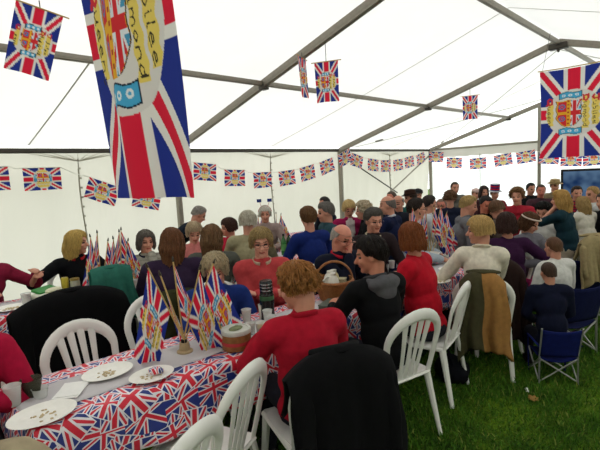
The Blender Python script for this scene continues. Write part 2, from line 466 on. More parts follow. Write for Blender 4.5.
g = G()
for k in range(9):
    a = k*.9; g.ell((.012*math.cos(a)*k*.4, .01*math.sin(a)*k*.4, .006), (.035-.002*k, .013, .004), Rz(a))
p = atz(533, 399, .015); tag(g.build('fallen_leaf', mat('dry brown leaf', '8a6a35', .8), loc=p), 'curled brown dead leaf lying on the open grass', 'leaf')
p = atz(527, 391, .01); g = G(); g.box((0, 0, .006), (.05, .02, .008), Rz(.5)); g.ell((.02, .01, .008), (.016, .012, .007))
tag(g.build('paper_scrap', mat('white scrap', 'cfd0c8', .8), loc=p), 'tiny white paper scrap on the open grass', 'litter')
# ---------------------------------------------------------------- jubilee flag print
GL = {'u': [[(0, .6), (.03, .12), (.18, 0), (.34, .14), (.4, .6), (.4, .1), (.5, 0)]],
 'e': [[(0, .3), (.36, .34), (.3, .58), (.12, .56), (0, .28), (.14, 0), (.44, .1)]],
 'n': [[(0, 0), (.02, .58), (.02, .4), (.22, .6), (.36, .45), (.4, 0)]],
 's': [[(.38, .5), (.18, .6), (.06, .45), (.32, .22), (.22, 0), (0, .06)]],
 'i': [[(.05, .55), (.07, .08), (.16, 0)], [(.05, .8), (.06, .82)]],
 'a': [[(.36, .5), (.16, .6), (0, .28), (.14, 0), (.34, .18), (.38, .56), (.4, .05), (.5, 0)]],
 'm': [[(0, 0), (.02, .56), (.03, .38), (.16, .58), (.26, .42), (.26, 0), (.28, .4), (.42, .58), (.52, .42), (.54, 0)]],
 'o': [[(.2, .6), (0, .3), (.18, 0), (.38, .28), (.2, .6)]],
 'd': [[(.36, .5), (.16, .6), (0, .28), (.14, 0), (.34, .18), (.4, 1.), (.4, .05)]],
 'b': [[(.02, 1.), (.04, .05), (.2, 0), (.36, .28), (.2, .55), (.04, .4)]],
 'l': [[(.1, 1.), (.06, .1), (.18, 0)]],
 'Q': [[(.5, 1.1), (.1, .95), (0, .5), (.2, .05), (.6, .05), (.85, .5), (.7, 1.), (.5, 1.1)], [(.45, .35), (.9, -.2)]],
 'D': [[(.05, 1.1), (.1, 0)], [(-.05, 1.1), (.5, 1.), (.75, .6), (.6, .1), (0, 0)]],
 'J': [[(0, 1.1), (.75, 1.1)], [(.45, 1.1), (.5, .2), (.25, -.05), (0, .2)]]}
def strokes(word, a0, b0, hgt, length):
    """word read downwards; returns polylines in (a,b), first capital apart"""
    W = []; x = 0; segs = []
    for ch in word:
        gl = GL[ch]; w = max(p[0] for s in gl for p in s); segs.append((ch, [[(x+p[0], p[1]) for p in s] for s in gl])); x += w+.16
    k = length/x; out = []
    for ch, ss in segs:
        for s in ss: out.append((ch.isupper(), [(a0+p[1]*hgt, b0-p[0]*k) for p in s]))
    return out
LINES = strokes('Queens', -11.9, 9, 2.0, 17)+strokes('Diamond', 4.2, 9.2, 1.9, 18)+strokes('Jubilee', 8.2, 8.6, 2.1, 16.5)
def dist_poly(A, Bc, pts):
    d = np.full(A.shape, 99.)
    for (x0, y0), (x1, y1) in zip(pts[:-1], pts[1:]):
        dx, dy = x1-x0, y1-y0; t = np.clip(((A-x0)*dx+(Bc-y0)*dy)/(dx*dx+dy*dy+1e-9), 0, 1)
        d = np.minimum(d, np.hypot(A-x0-t*dx, Bc-y0-t*dy))
    return d
def jack(x, y, red, wht, blu):
    c = np.empty(x.shape+(3,)); c[:] = blu; ax, ay = np.abs(x), np.abs(y)
    dg = np.abs(.6*ax-ay)*.857; mn = np.minimum(ax, ay)
    c[dg < 3.1] = wht; c[dg < 1.35] = red; c[mn < 4.6] = wht; c[mn < 2.8] = red; return c
FR, FWH, FB = hexc('d8243e'), hexc('e4e0da'), hexc('26358a')
def print_rgb(A, Bc, text=True):
    """A across (-15..15), Bc up (-25..25), portrait"""
    c = jack(Bc, A, FR, FWH, FB)
    c[(A/12.6)**2+(Bc/13.2)**2 < 1] = hexc('d8d3cd')
    yel = hexc('e2c964')
    wv = .25*np.sin(Bc*1.7)
    for (a0, a1, b0, b1) in ((-12.4, -9.2, -6.5, 7), (3.9, 6.7, -9, 9), (7.7, 10.9, -7.5, 8)):
        c[(A > a0+wv) & (A < a1+wv) & (Bc > b0) & (Bc < b1) & ((A/12.6)**2+(Bc/13.2)**2 < .98)] = yel
    for s in (1, -1):                               # blue ribbons
        m_ = (np.abs(A+1.5) < 5.2) & (np.abs(Bc*s-10.1+.35*np.sin((A+1)*.8)*s) < 1.75)
        c[m_] = hexc('1c2b3a'); m_ = (np.abs(A+1.5) < 4.9) & (np.abs(Bc*s-10.1+.35*np.sin((A+1)*.8)*s) < 1.45); c[m_] = hexc('4aa5cf')
        for k in range(3):
            m_ = np.abs(np.hypot(A+1.5-(k-1)*2.9, (Bc*s-10.1)*1.2)-.62) < .24; c[m_] = hexc('dfe8e8')
    Bs = Bc; As = A+2.2                              # shield, centre at a=-2.2
    half = 5.6*np.where(Bs > -1, 1, np.sqrt(np.clip(1-((Bs+1)/6.6)**2, 0, 1)))
    half = half*(1-.05*np.cos(Bs*1.2)); inn = (np.abs(As) < half) & (Bs < 7.2+.3*np.cos(As))
    gold, red = hexc('e0a62c'), hexc('cf3036')
    sub = jack((Bs)*2.4, (As-2.7)*4.2, red, hexc('d8dce0'), hexc('4b93b8'))
    c[inn] = gold
    L_ = inn & (As < -.9) & (As > -half+.7) & (np.abs(Bs-.2) > .9) & (Bs < 6.6); c[L_] = red
    for bb in (3.8, -3.0):
        d_ = np.hypot(As+3., (Bs-bb)); c[inn & (d_ < 1.55)] = hexc('3d7fb2'); c[inn & (np.abs(d_-.7) < .3)] = red
    dots = inn & (np.abs(As+.0) < .9) & (np.sin(Bs*3) > .4) & (np.abs(As) < .4); c[dots] = hexc('a8402a')
    R_ = inn & (As > .9) & (As < half-.25); c[R_] = sub[R_]
    edge = (np.abs(np.abs(As)-half) < .16) & (Bs < 7.3) & (Bs > -7.4); c[edge] = hexc('3a2418')
    if text:
        for cap_, pts in LINES:
            wd = .42 if cap_ else .13
            c[dist_poly(A, Bc, pts) < wd] = hexc('c8303a') if cap_ else hexc('3a3428')
    return c
flagm = attr_mat('jubilee flag print')
def flag_mesh(name, nA, nB, shape, W=.3, H=.5, text=True):
    """portrait grid, shape(a in 0..1, b in 0..1 from the top) -> local xyz"""
    a = np.linspace(0, 1, nA); b = np.linspace(0, 1, nB); AA, BB = np.meshgrid(a, b, indexing='ij')
    rgb = print_rgb(-15+30*AA, 25-50*BB, text)
    P = shape(AA, BB); V = P.reshape(-1, 3)
    Fc = [(i*nB+j, (i+1)*nB+j, (i+1)*nB+j+1, i*nB+j+1) for i in range(nA-1) for j in range(nB-1)]
    me = bpy.data.meshes.new(name); me.from_pydata(V.tolist(), [], Fc)
    ca = me.color_attributes.new('print', 'FLOAT_COLOR', 'POINT')
    ca.data.foreach_set('color', np.concatenate([rgb.reshape(-1, 3), np.ones((nA*nB, 1))], 1).ravel())
    me.materials.append(flagm); me.polygons.foreach_set('use_smooth', [True]*len(me.polygons)); me.update()
    return me
cord = mat('black cord', '1c1b1a', .7); pine = mat('pale wooden stick', 'b89a62', .6, .15); blackp = mat('black plastic', '141414', .4)
# --- the two large hanging flags
def hanging_flag(c, W, H, yaw, label, amp, nA, nB, skew=0., tilt=0.):
    root = empty('hanging_flag', c, yaw, label, 'flag', 'large flags hanging under the ridge')
    def sh(a, b):
        x = (a-.5)*W*(1-.04*np.sin(b*3)-(.12*b if H > 1.4 else 0)); z = -b*H
        n = amp*(np.sin(a*7+b*2.2)*(.35+b)+.5*np.sin(a*15-b*3)*b)
        x = x+skew*b; n = n+tilt*b
        z = z+.02*np.sin(a*PI)*(-1)*(1-b)
        return np.stack([n, -x, z], -1)
    me = flag_mesh('flag_cloth', nA, nB, sh); o = link(bpy.data.objects.new('flag_cloth', me), root)
    g = G()
    g.tube([(0, y, .012-.012*math.cos(y*3)) for y in np.linspace(-W/2-.03, W/2+.03, 9)], .009, 6); g.build('top_rail', pine, root)
    for s in (-1, 1):
        g = G(); zt = roofz(c[1]+s*W*.35)-c[2]+.02
        g.tube([(0, s*W*.46, .01), (0, s*W*.35, zt)], .003, 5); g.build('hanging_cord', cord, root)
    return root
hanging_flag((.93, 1.98, 3.07), .80, 1.46, 0, 'largest flag, hanging close overhead at the upper left with the handwritten jubilee print', .028, 190, 320, .19)
hanging_flag((8.2, 1.92, 3.09), .98, 1.38, 0, 'large jubilee flag hanging above the crowd at the right', .02, 100, 160)
# --- bunting along the wall and the gable
bunt = []
for k in range(5):
    r = random.random()*6
    def sh(a, b, k=k, r=r):
        # landscape: length along x, cloth drops in z ; print turned a quarter
        x = (b-.5)*.5; z = -a*.32
        return np.stack([x, .012*np.sin(b*8+r)*(a+.3)+.006*np.sin(a*9+r), z], -1)
    bunt.append(flag_mesh('flag_cloth', 34, 52, sh, text=False))
def bunting(pts, plane, label0, group):
    """pts: centre pixels on the wall plane; each flag is a thing of its own"""
    pos = []
    for i, (u, w, tl) in enumerate(pts):
        P = aty(u, w, plane) if plane > 0 and group.startswith('bunting on the side') else atx(u, w, plane)
        pos.append((P, tl))
    return pos
SIDE = [(-12, 179, 0), (43, 179, 0), (102, 192, -22), (147, 199, -14), (205, 172, -6), (235, 178, -3), (263, 180, 1), (287, 178, 4), (308, 173, 10), (327, 166.5, 14), (345, 158, 20), (357, 161, -14), (373, 165, -6), (386, 166, 0), (398, 165, 4), (409.5, 162, 8), (421, 158.5, 14)]
BACK = [(436, 157, -5), (454, 163, -4), (478, 163.5, 2), (503, 160, 8), (526, 157, 8), (549, 158, -6), (571, 160, -3), (594, 159, 4)]
side_lab = ['cut off by the left edge of the photo', 'straight and level, left of the ratchet strap', 'tilted steeply just right of the ratchet strap', 'peeping out below the big hanging flag',
 'just right of the big hanging flag, above the bending person', 'second to the right of the big hanging flag', 'third to the right of the big hanging flag', 'directly right of the mid-wall lacing strap', 'fourth before the grey wall post, tilted up', 'last but one before the grey wall post', 'bunched against the grey wall post',
 'first to the right of the grey wall post', 'second to the right of the grey wall post', 'in the middle, above the crossing brace bars', 'third before the corner post', 'second before the corner post', 'touching the corner post from the left']
back_lab = ['touching the corner post from the right', 'second from the corner along the far gable', 'third from the corner along the far gable', 'fourth from the corner along the far gable, tilted', 'just left of the gable post beside the large flag', 'hidden partly behind the large right hand flag', 'right below the large right hand flag', 'cut off by the right edge of the photo']
def place_bunting(pts, labs, side):
    tops = []
    for i, ((u, w, tl), lb) in enumerate(zip(pts, labs)):
        P = aty(u, w, B-.10) if side else atx(u, w, XF-.12)
        t = math.radians(tl); o = bpy.data.objects.new('bunting_flag', bunt[i % 5]); COL.objects.link(o)
        # centre is .16 below the top edge
        ex = np.array([1, 0, 0]) if side else np.array([0, -1, 0]); R = (Rz(0) if side else Rz(-PI/2))@Ry(-t)
        if not side and i == 0: pass
        c = P+R@np.array([0, 0, .16]); o.location = tuple(c)
        o.rotation_euler = Matrix(R.tolist()).to_euler()
        s = 1.0; o.scale = (s, s, s)
        tag(o, 'bunting flag '+lb, 'bunting flag', 'bunting on the side wall' if side else 'bunting on the far gable')
        tops.append(c+R@np.array([-.25*s, 0, .0])); tops.append(c+R@np.array([.25*s, 0, .0]))
    return tops
t1 = place_bunting(SIDE, side_lab, True); t2 = place_bunting(BACK, back_lab, False)
for tp, lb in ((t1, 'thin white string carrying the bunting along the side wall'), (t2, 'thin white string carrying the bunting across the far gable')):
    g = G(); pts = []
    for i in range(0, len(tp)):
        pts.append(tp[i]+np.array([0, 0, .004]))
        if i % 2 and i+1 < len(tp): pts.append((tp[i]+tp[i+1])/2-np.array([0, 0, .02]))
    g.tube(pts, .005, 5); tag(g.build('bunting_string', mat('white string', 'd8d6cc', .8)), lb, 'string')
# --- stick flags: cloth hangs off the stick
def stick_flag(base, tip, kind, rz, label, group, scale=1., up=False):
    """cloth is fixed by its short side to the stick and hangs down from it"""
    base = np.array(base, float); tip = np.array(tip, float)
    root = empty('hand_flag', base, 0, label, 'flag', group)
    g = G(); t = tip-base; L = np.linalg.norm(t); t = t/L
    g.tube([(0, 0, 0), t*L*.5, t*L], .0045, 6); sk_ = g.build('stick', pine, root)
    g = G(); g.cap(t*(L-.004), t*(L+.018), .008, .004); g.build('finial', mat('dark gold finial', '3a3226', .4), sk_)
    hz = (.24, .36, .30)[kind]; ca, sa = math.cos(rz), math.sin(rz); ph = kind*1.7+L*20
    W_, H_ = .28*scale, .42*scale
    def sh(a, b):
        o = t*(L-.015); x = hz*H_*b; dn = math.sqrt(1-hz*hz)*H_*b
        wv = (.022*np.sin(a*8+ph+b*2)+.010*np.sin(a*17+b*4))*b*1.2*scale
        return np.stack([o[0]-t[0]*a*W_*.96+ca*x-sa*wv, o[1]-t[1]*a*W_*.96+sa*x+ca*wv, o[2]-t[2]*a*W_*.96*(1-.35*b)-dn], -1)
    link(bpy.data.objects.new('flag_cloth', flag_mesh('flag_cloth', 56, 90, sh)), root)
    return root
# --- flags hung from the rafters
def rafter_flag(u, w, X, label, yaw, roll=0., s=1.):
    P = atx(u, w, X); root = empty('hanging_flag', P, yaw, label, 'flag', 'small flags hung from the roof beams'); root.rotation_euler = (roll, 0, yaw)
    def sh(a, b):
        return np.stack([.02*np.sin(a*6+b*2)*b, -(a-.5)*.3*s*(1-.06*b), -b*.48*s], -1)
    o = link(bpy.data.objects.new('flag_cloth', flag_mesh('flag_cloth', 40, 66, sh)), root)
    g = G(); g.tube([(0, -.19*s, .006), (0, .19*s, .006)], .006, 6); g.build('top_rail', pine, root)
    g = G(); zt = roofz(P[1])-P[2]; g.tube([(0, 0, .006), (.0, math.sin(roll)*max(zt, .05), math.cos(roll)*max(zt, .05))], .004, 5); g.build('hanging_cord', cord, root)
    return root
# ---------------------------------------------------------------- chairs
plast = mat('white moulded plastic', 'dedcd6', .38, .05, 14, .05, spec=.45)
def make_chair():
    root = empty('plastic_chair', (0, 0, 0))
    g = G()                                    # seat pan (dished slab)
    nx, ny = 9, 9; top = []; 
    for i in range(nx):
        for j in range(ny):
            a, b = i/(nx-1)*2-1, j/(ny-1)*2-1
            sx = .215*a; sy = (.215 if a > 0 else .215-.02*abs(a))*b
            if abs(a) > .9 and abs(b) > .9: sx *= .95; sy *= .95
            top.append((sx, sy, .445-.016*(1-a*a)*(1-b*b)-(.018*max(0, a-.7)/.3)))
    bot = [(x, y, z-.022) for x, y, z in top]; F_ = []; n = nx*ny
    for i in range(nx-1):
        for j in range(ny-1):
            q = (i*ny+j, (i+1)*ny+j, (i+1)*ny+j+1, i*ny+j+1); F_.append(q); F_.append(tuple(k+n for k in q[::-1]))
    per = [(i, 0) for i in range(nx)]+[(nx-1, j) for j in range(1, ny)]+[(i, ny-1) for i in range(nx-2, -1, -1)]+[(0, j) for j in range(ny-2, 0, -1)]
    ids = [i*ny+j for i, j in per]
    for k in range(len(ids)):
        l = (k+1) % len(ids); F_.append((ids[k], ids[k]+n, ids[l]+n, ids[l]))
    g.add(top+bot, F_)
    g.tube([(-.2, -.205, .425), (.2, -.205, .425), (.215, -.19, .42), (.215, .19, .42), (.2, .205, .425), (-.2, .205, .425)], .016, 8)
    g.build('seat', plast, root)
    g = G()                                    # arched back with fan of slats
    def bk(y, z): return (-.205-.10*(z-.43)/.45-.02*(1-(y/.22)**2)*((z-.43)/.45), y, z)
    arch = [bk(s*(.185+.03*min(1, (z-.43)/.25)), z) for s, z in [(-1, z) for z in (.40, .5, .6, .70)]]
    arch += [bk(.215*math.cos(PI-a), .70+.17*math.sin(a)) for a in np.linspace(.15, PI-.15, 15)]
    arch += [bk(s*(.185+.03*min(1, (z-.43)/.25)), z) for s, z in [(1, z) for z in (.70, .6, .5, .40)]]
    wd = [.022, .022, .023, .025]+[.026+.012*math.sin(a) for a in np.linspace(.15, PI-.15, 15)]+[.025, .023, .022, .022]
    g.tube(arch, wd, 10, flat=.45, upv=(0, 0, 1) if False else (1, 0, 0))
    for y0, y1 in ((-.065, -.10), (-.022, -.032), (.022, .032), (.065, .10)):
        zt = .70+.17*math.sqrt(max(0, 1-(y1/.215)**2))-.01
        pts = [bk(y0+(y1-y0)*t**1.3, .42+(zt-.42)*t) for t in np.linspace(0, 1, 9)]
        g.tube(pts, [.019-.005*math.sin(PI*t)+.006*t for t in np.linspace(0, 1, 9)], 8, flat=.4, upv=(1, 0, 0))
    g.tube([bk(-.19, .43), bk(0, .425), bk(.19, .43)], .02, 8, flat=.6)
    g.build('backrest', plast, root)
    for sx in (-1, 1):
        for sy in (-1, 1):
            g = G(); t0 = np.array([.19*sx, .19*sy, .43]); t1 = np.array([(.235 if sx > 0 else -.27), .225*sy, 0.])
            g.tube([t0, t0+(t1-t0)*.5, t1], [.030, .024, .018], 8, flat=.75); g.build('leg', plast, root)
    return root
chair0 = make_chair(); _used = [False]
def chair(x, y, rz, label, z=0., s=1.):
    c = chair0 if not _used[0] else copy_tree(chair0); _used[0] = True
    c.location = (x, y, z+gz(x)); c.rotation_euler = (0, 0, rz); c.scale = (s, s, s); tag(c, label, 'chair', 'white plastic chairs'); return c
# coat on a chair back (chair faces local +X, its back top is near x=-.31 z=.87)
def coat(x, y, rz, cols, label, length=.55, wide=.46, seed=0, name='coat', sleeves=True, zt=.895, arch_=.10):
    root = empty(name, (x, y, gz(x)), rz, label, 'coat'); nu, nv = 46, 40; P = np.zeros((nu, nv, 3)); r = np.random.RandomState(seed)
    ph = r.rand(4)*6
    for i in range(nu):
        a = i/(nu-1)*2-1
        for j in range(nv):
            s = j/(nv-1)*(length+.22)-.20                  # <0 inside of the chair, >0 outside
            arch = -arch_*abs(a)**2.6
            if s < 0: X = -.262+.05*(s/.2)**2; Z = zt+arch+s*1.0
            else: X = -.262-.085*(1-math.exp(-s/.03)); Z = zt+arch-max(0, s-.02)+.012*math.sin(min(1, s/.03)*PI)
            fl = max(0, s)/length; w = wide/2*(1+.22*fl)
            fd = .026*fl*math.sin(a*7+ph[0]+fl*1.5)+.014*fl*math.sin(a*15+ph[1])
            P[i, j] = (X-(.05*fl)*(-1 if False else 1)+fd-(0.03 if s > 0 else 0), a*w+.01*math.sin(s*14+ph[2]), Z+.02*fl*math.sin(a*5+ph[3]))
    o = grid_obj('coat_body', P, [cloth(c_, 'coat cloth') for c_ in cols], root, thick=.022)
    if len(cols) > 1: o.data.polygons.foreach_set('material_index', [1 if (q//(nv-1)) < nu*.5 else 0 for q in range(len(o.data.polygons))])
    if sleeves:
        for sg in (-1, 1):
            g = G(); w = wide/2
            g.cap((-.345, sg*w*.78, zt-.14), (-.385, sg*(w*.86), zt-.36), .050, .046); g.cap((-.385, sg*(w*.86), zt-.36), (-.40, sg*(w*.80), zt-min(.60, length*.85)), .046, .040)
            me = fuse(g, .012, 3); fold(me, .008, 28, seed+3); me.materials.append(cloth(cols[0 if sg > 0 else -1], 'coat cloth'))
            link(bpy.data.objects.new('sleeve', me), root)
    g = G(); g.tube([(-.25, -.12, zt-.01), (-.30, -.07, zt+.004), (-.325, 0, zt+.008), (-.30, .07, zt+.004), (-.25, .12, zt-.01)], [.02, .032, .036, .032, .02], 8, flat=.6)
    g.build('collar', cloth(cols[0], 'coat cloth'), root)
    return root
# ---------------------------------------------------------------- people
def head_local(yaw, pitch, tilt=0): return Rz(yaw)@Ry(pitch)@Rx(tilt)
def hair_mesh(st, seed, strands=0):
    r = np.random.RandomState(seed); nph, nt = 64, 30; kind = st['k']
    th = st.get('th', .014); drop = st.get('drop', 0.); fringe = math.radians(st.get('fringe', 62)); phf = math.radians(st.get('open', 62))
    amp = st.get('amp', .004); flare = st.get('flare', .0); s0 = math.radians(st.get('start', 0)); curly = st.get('curly', False)
    RXY = np.array([.103, .083, .104]); th0 = 1.70; outer = np.zeros((nph, nt, 3)); inner = np.zeros((nph, nt, 3))
    sst = lambda e0, e1, x: (lambda t: t*t*(3-2*t))(min(1, max(0, (x-e0)/(e1-e0))))
    for i in range(nph):
        ph = 2*PI*i/nph; aph = min(ph, 2*PI-ph); w = sst(phf-.32, phf+.32, aph)
        side = math.radians(96)+math.radians(34)*sst(1.3, 2.4, aph)
        if drop: side = th0+drop/.10*(1+.05*math.sin(ph*9+seed))*(1-st.get('front_short', .0)*(1-sst(1.2, 2.4, aph)))
        S = fringe+(side-fringe)*w+.03*math.sin(ph*11+seed)
        s0_ = s0 if s0 else 0.
        if s0: S = max(S if w > .5 else s0, s0+.02)
        for j in range(nt):
            t = j/(nt-1); s = s0_+(S-s0_)*t
            tk = th*(1-.95*t**3 if not drop else 1-.3*t**4)
            if curly: tk *= 1+.25*math.sin(ph*3)*math.sin(s*2)
            n = math.sin(ph*17+2.2*math.sin(s*2+seed)+seed)*.55+math.sin(ph*31+s*1.7+seed*2)*.45
            if curly: n = math.sin(ph*9+4*math.sin(s*5+seed))*math.sin(s*8+2*math.sin(ph*5+seed))*1.2+.6*math.sin(ph*19+s*9)*math.sin(s*17+ph*3)
            for arr, ex in ((outer, tk+amp*n*(.3+min(1, s))), (inner, -.006)):
                rr = RXY+ex
                if s <= th0: p = (rr[0]*math.sin(s)*math.cos(ph), rr[1]*math.sin(s)*math.sin(ph), rr[2]*math.cos(s))
                else:
                    dz = (s-th0)*.10; k = 1+flare*math.sin(min(1, dz/.12)*PI)-(.9*max(0, dz-drop*.7) if not flare else .5*max(0, dz-drop*.7))
                    p = (rr[0]*math.sin(th0)*math.cos(ph)*k-.012*min(1, dz/.1), rr[1]*math.sin(th0)*math.sin(ph)*k, rr[2]*math.cos(th0)-dz)
                arr[i, j] = p
    g = G(); V = np.concatenate([outer.reshape(-1, 3), inner.reshape(-1, 3)]); n = nph*nt; Fc = []
    for i in range(nph):
        k = (i+1) % nph
        for j in range(nt-1):
            q = (i*nt+j, k*nt+j, k*nt+j+1, i*nt+j+1); Fc.append(q[::-1]); Fc.append(tuple(x+n for x in q))
        Fc.append((i*nt+nt-1, k*nt+nt-1, k*nt+nt-1+n, i*nt+nt-1+n))
        if s0: Fc.append((i*nt, i*nt+n, k*nt+n, k*nt))
    V[:, 0] -= .012; V[:, 2] += .018
    g.add(V, Fc)
    for q in range(strands):
        i = r.randint(nph); j0 = r.randint(0, nt//2); j1 = nt-1-r.randint(0, 4); tw = r.randint(-3, 4); pts = []; lift = .002+.006*r.rand()**2
        js = np.linspace(j0, j1, 8)
        for k_, jj in enumerate(js):
            p0 = outer[(i+int(round(tw*k_/7))) % nph, int(jj)].copy(); nrm = p0/np.linalg.norm(p0); p0 += nrm*lift*math.sin(PI*(k_+.4)/7.4)
            p0[0] -= .012; p0[2] += .018; pts.append(p0)
        if k_ and drop: pts.append(pts[-1]+np.array([0, 0, -.004-.010*r.rand()]))
        g.tube(pts, [.0032]*(len(pts)-1)+[.001], 4, cap=False)
    return g
def ik(S, T, l1, l2, hint):
    S = np.array(S, float); T = np.array(T, float); d = T-S; L = np.linalg.norm(d)
    if L > (l1+l2)*.995: d = d/L*(l1+l2)*.995; L = np.linalg.norm(d); T = S+d
    if L < .12: L = .12
    a = (l1*l1-l2*l2+L*L)/(2*L); h = math.sqrt(max(0, l1*l1-a*a)); t = d/np.linalg.norm(d)
    hn = np.array(hint, float); hn = hn-t*(hn@t); hn /= np.linalg.norm(hn)+1e-9
    return S+t*a+hn*h, T
def hand(g, W, d, pn, side, s=1., curl=.5):
    """palm + five bent fingers; W wrist, d pointing direction, pn palm normal"""
    d = np.array(d, float); d /= np.linalg.norm(d); pn = np.array(pn, float); pn -= d*(pn@d); pn /= np.linalg.norm(pn); sd = np.cross(d, pn)*side
    R = np.stack([d, sd, pn], 1)
    g.ell(W+d*.045*s, (np.array([.050, .040, .017])*s), R)
    for k, (off, ln) in enumerate(((-.029, .066), (-.010, .075), (.010, .071), (.028, .056))):
        b = W+d*.078*s+sd*off*s; c = .25+curl*.5
        m1 = b+(d*math.cos(c)+pn*math.sin(c))*ln*.5*s; c2 = c+curl*1.1
        m2 = m1+(d*math.cos(c2)+pn*math.sin(c2))*ln*.5*s
        g.cap(b-d*.02*s, m1, .0095*s, .0088*s, nu=8); g.cap(m1, m2, .0088*s, .0075*s, nu=8)
    b = W+d*.022*s-sd*.026*s; m1 = b+(d*.6-sd*.75+pn*.25)*.036*s; m2 = m1+(d*.9-sd*.2+pn*.4)*.030*s
    g.cap(b, m1, .0125*s, .011*s, nu=8); g.cap(m1, m2, .0105*s, .0085*s, nu=8)
PEOPLE = []
def person(label, uv=None, zh=1.14, face=90, head=None, pitch=.12, tilt=0., st=False, lean=.18, hair=('short', '5a4030'), top='303040', topname='jumper', sleeve=1.0,
           L='table', R='table', legs='23232c', sk='c48a72', res=.011, s=1., seat=None, D=None, xy=None, glasses=False, hat=None, chairlab=True, seatz=.45, heavy=1., shoes='1e1a18', wide=1., collar=None, open_=None, stripes=None, cz=None):
    """face/head are world degrees; uv = pixel of the head centre, zh = its height above ground"""
    i_seed = len(PEOPLE)+11
    hipz = (.93*s if st else seatz+.085*s)
    sp = np.array([math.sin(lean), 0, math.cos(lean)])
    yh = math.radians((head if head is not None else face)-face); Rh = head_local(yh, pitch, tilt)
    nom = .50*s*math.cos(lean*.9)+(.175*s)*1.0
    if D is not None and uv is not None:
        P = CAM+ray(*uv)*D; zh = P[2]-gz(P[0])
    elif uv is not None: P = atz(uv[0], uv[1], zh)
    if uv is None: P = np.array([xy[0], xy[1], zh])
    tl = max(.36*s, (zh-hipz-.175*s)/math.cos(lean*.9)) if not st else .50*s
    if st:
        sc = zh/(hipz+nom); s = s*sc; hipz = .93*s; tl = .50*s
    H = np.array([0, 0, hipz]); Nk = H+sp*tl; hd = sp*.35+np.array([0, 0, .65]); hd /= np.linalg.norm(hd)
    C = Nk+hd*.165*s+Rh@np.array([.02, 0, 0])*s
    fa = math.radians(face); Rf = Rz(fa); off = Rf@C
    root = empty('person', (P[0]-off[0], P[1]-off[1], gz(P[0]-off[0])), fa, label, 'person'); PEOPLE.append(root)
    wd = .185*s*wide; h = heavy
    SL, SR = H+sp*(tl-.055*s)+np.array([0, wd, 0]), H+sp*(tl-.055*s)+np.array([0, -wd, 0])
    inv = lambda p: p
    def tgt(k, sd):
        if isinstance(k, tuple): return np.array(k)
        y = sd
        return {'table': np.array([.40*s, .13*y, .80]), 'plate': np.array([.44*s, .05*y, .84]), 'lap': np.array([.30*s, .07*y, hipz+.10]),
                'fold': np.array([.27*s+lean*.2, -.09*y, max(.82, hipz+.30*s)]), 'chin': C+Rh@np.array([.085, .02*y, -.11])*s, 'mouth': C+Rh@np.array([.135, .02*y, -.09])*s,
                'brow': C+Rh@np.array([.12, .05*y, .05])*s,
                'down': SL*[1, 0, 1]+np.array([.06, (wd+.05*s)*y, -.53*s]), 'hang': SL*[1, 0, 1]+np.array([.10, (wd+.03)*y, -.50*s]),
                'hip': H+np.array([.05, .2*y*s, .12]), 'fwd': SL*[1, 0, 1]+np.array([.48*s, .12*y, -.12*s]), 'phone': SL*[1, 0, 1]+np.array([.33*s, .10*y, .05*s])}[k]
    arms = []
    for S_, k, sd in ((SL, L, 1), (SR, R, -1)):
        E_, T_ = ik(S_, tgt(k, sd), .285*s, .255*s, (-.35, .75*sd, -.7)); arms.append((S_, E_, T_, sd))
    HP = H+np.array([0, 0, -.0])
    if st:
        K = [np.array([.01, .10*y*s, .50*s]) for y in (1, -1)]; A = [np.array([-.02, .11*y*s, .09*s]) for y in (1, -1)]
    else:
        kx = .43*s; K = [np.array([kx, .11*y*s, max(hipz-.02, .40*s)]) for y in (1, -1)]; A = [np.array([kx-.02, .12*y*s, .09*s]) for y in (1, -1)]
    def torso(g, e, armf=1.0, neck=False):
        g.cap(SL-[0, .02, 0], SR+[0, .02, 0], .066*s*h**.5+e, nu=14)
        g.ell(H+sp*tl*.66, (.112*s*h+e, .158*s*wide*h**.5+e, .17*s+e), Ry(lean)); g.ell(H+sp*tl*.30, (.118*s*h+e, .150*s*h+e, .17*s+e), Ry(lean))
        g.ell(H+[0, 0, -.0], (.125*s*h+e, .168*s*h+e, .105*s+e)); g.cap(Nk-sp*.05*s, Nk-sp*.0*s, .088*s+e*.5, .062*s+e*.5)
        for S_, E_, T_, sd in arms:
            g.cap(S_, E_, .052*s+e, .041*s+e)
            if armf > .55: g.cap(E_, E_+(T_-E_)*min(armf, .96), .041*s+e, (.041-.012*armf)*s+e)
    # body
    bs = s; g = G(); torso(g, -.004, .5); g.cap(Nk-sp*.03, C+Rh@np.array([-.03, 0, -.06])*s, .056*s, .054*s)
    for S_, E_, T_, sd in arms:
        g.cap(E_, T_, .037*s, .025*s)
        d = T_-E_; pn = np.array([0, -.55*sd, -.8]) if k != 'chin' else np.array([0, -sd, 0.])
        if abs(d[2])/np.linalg.norm(d) > .8: pn = np.array([.2, -sd, 0.])
        hand(g, T_, d, pn, sd, s, .6)
    for k_, a_ in zip(K, A):
        g.cap(HP+[0, k_[1]*.9, 0], k_, .075*s, .052*s); g.cap(k_, a_, .050*s, .034*s)
    s = bs*.94; hp = lambda v: C+Rh@(np.array(v)*s)
    g.ell(hp((-.012, 0, .022)), np.array([.099, .079, .100])*s, Rh); g.ell(hp((.022, 0, -.040)), np.array([.070, .060, .082])*s, Rh)
    g.ell(hp((.066, 0, -.098)), np.array([.026, .030, .022])*s, Rh); g.cap(hp((.088, 0, .004)), hp((.112, 0, -.030)), .010*s, .015*s)
    g.ell(hp((.078, 0, .026)), np.array([.018, .048, .012])*s, Rh); g.ell(hp((.086, 0, -.062)), np.array([.012, .024, .012])*s, Rh)
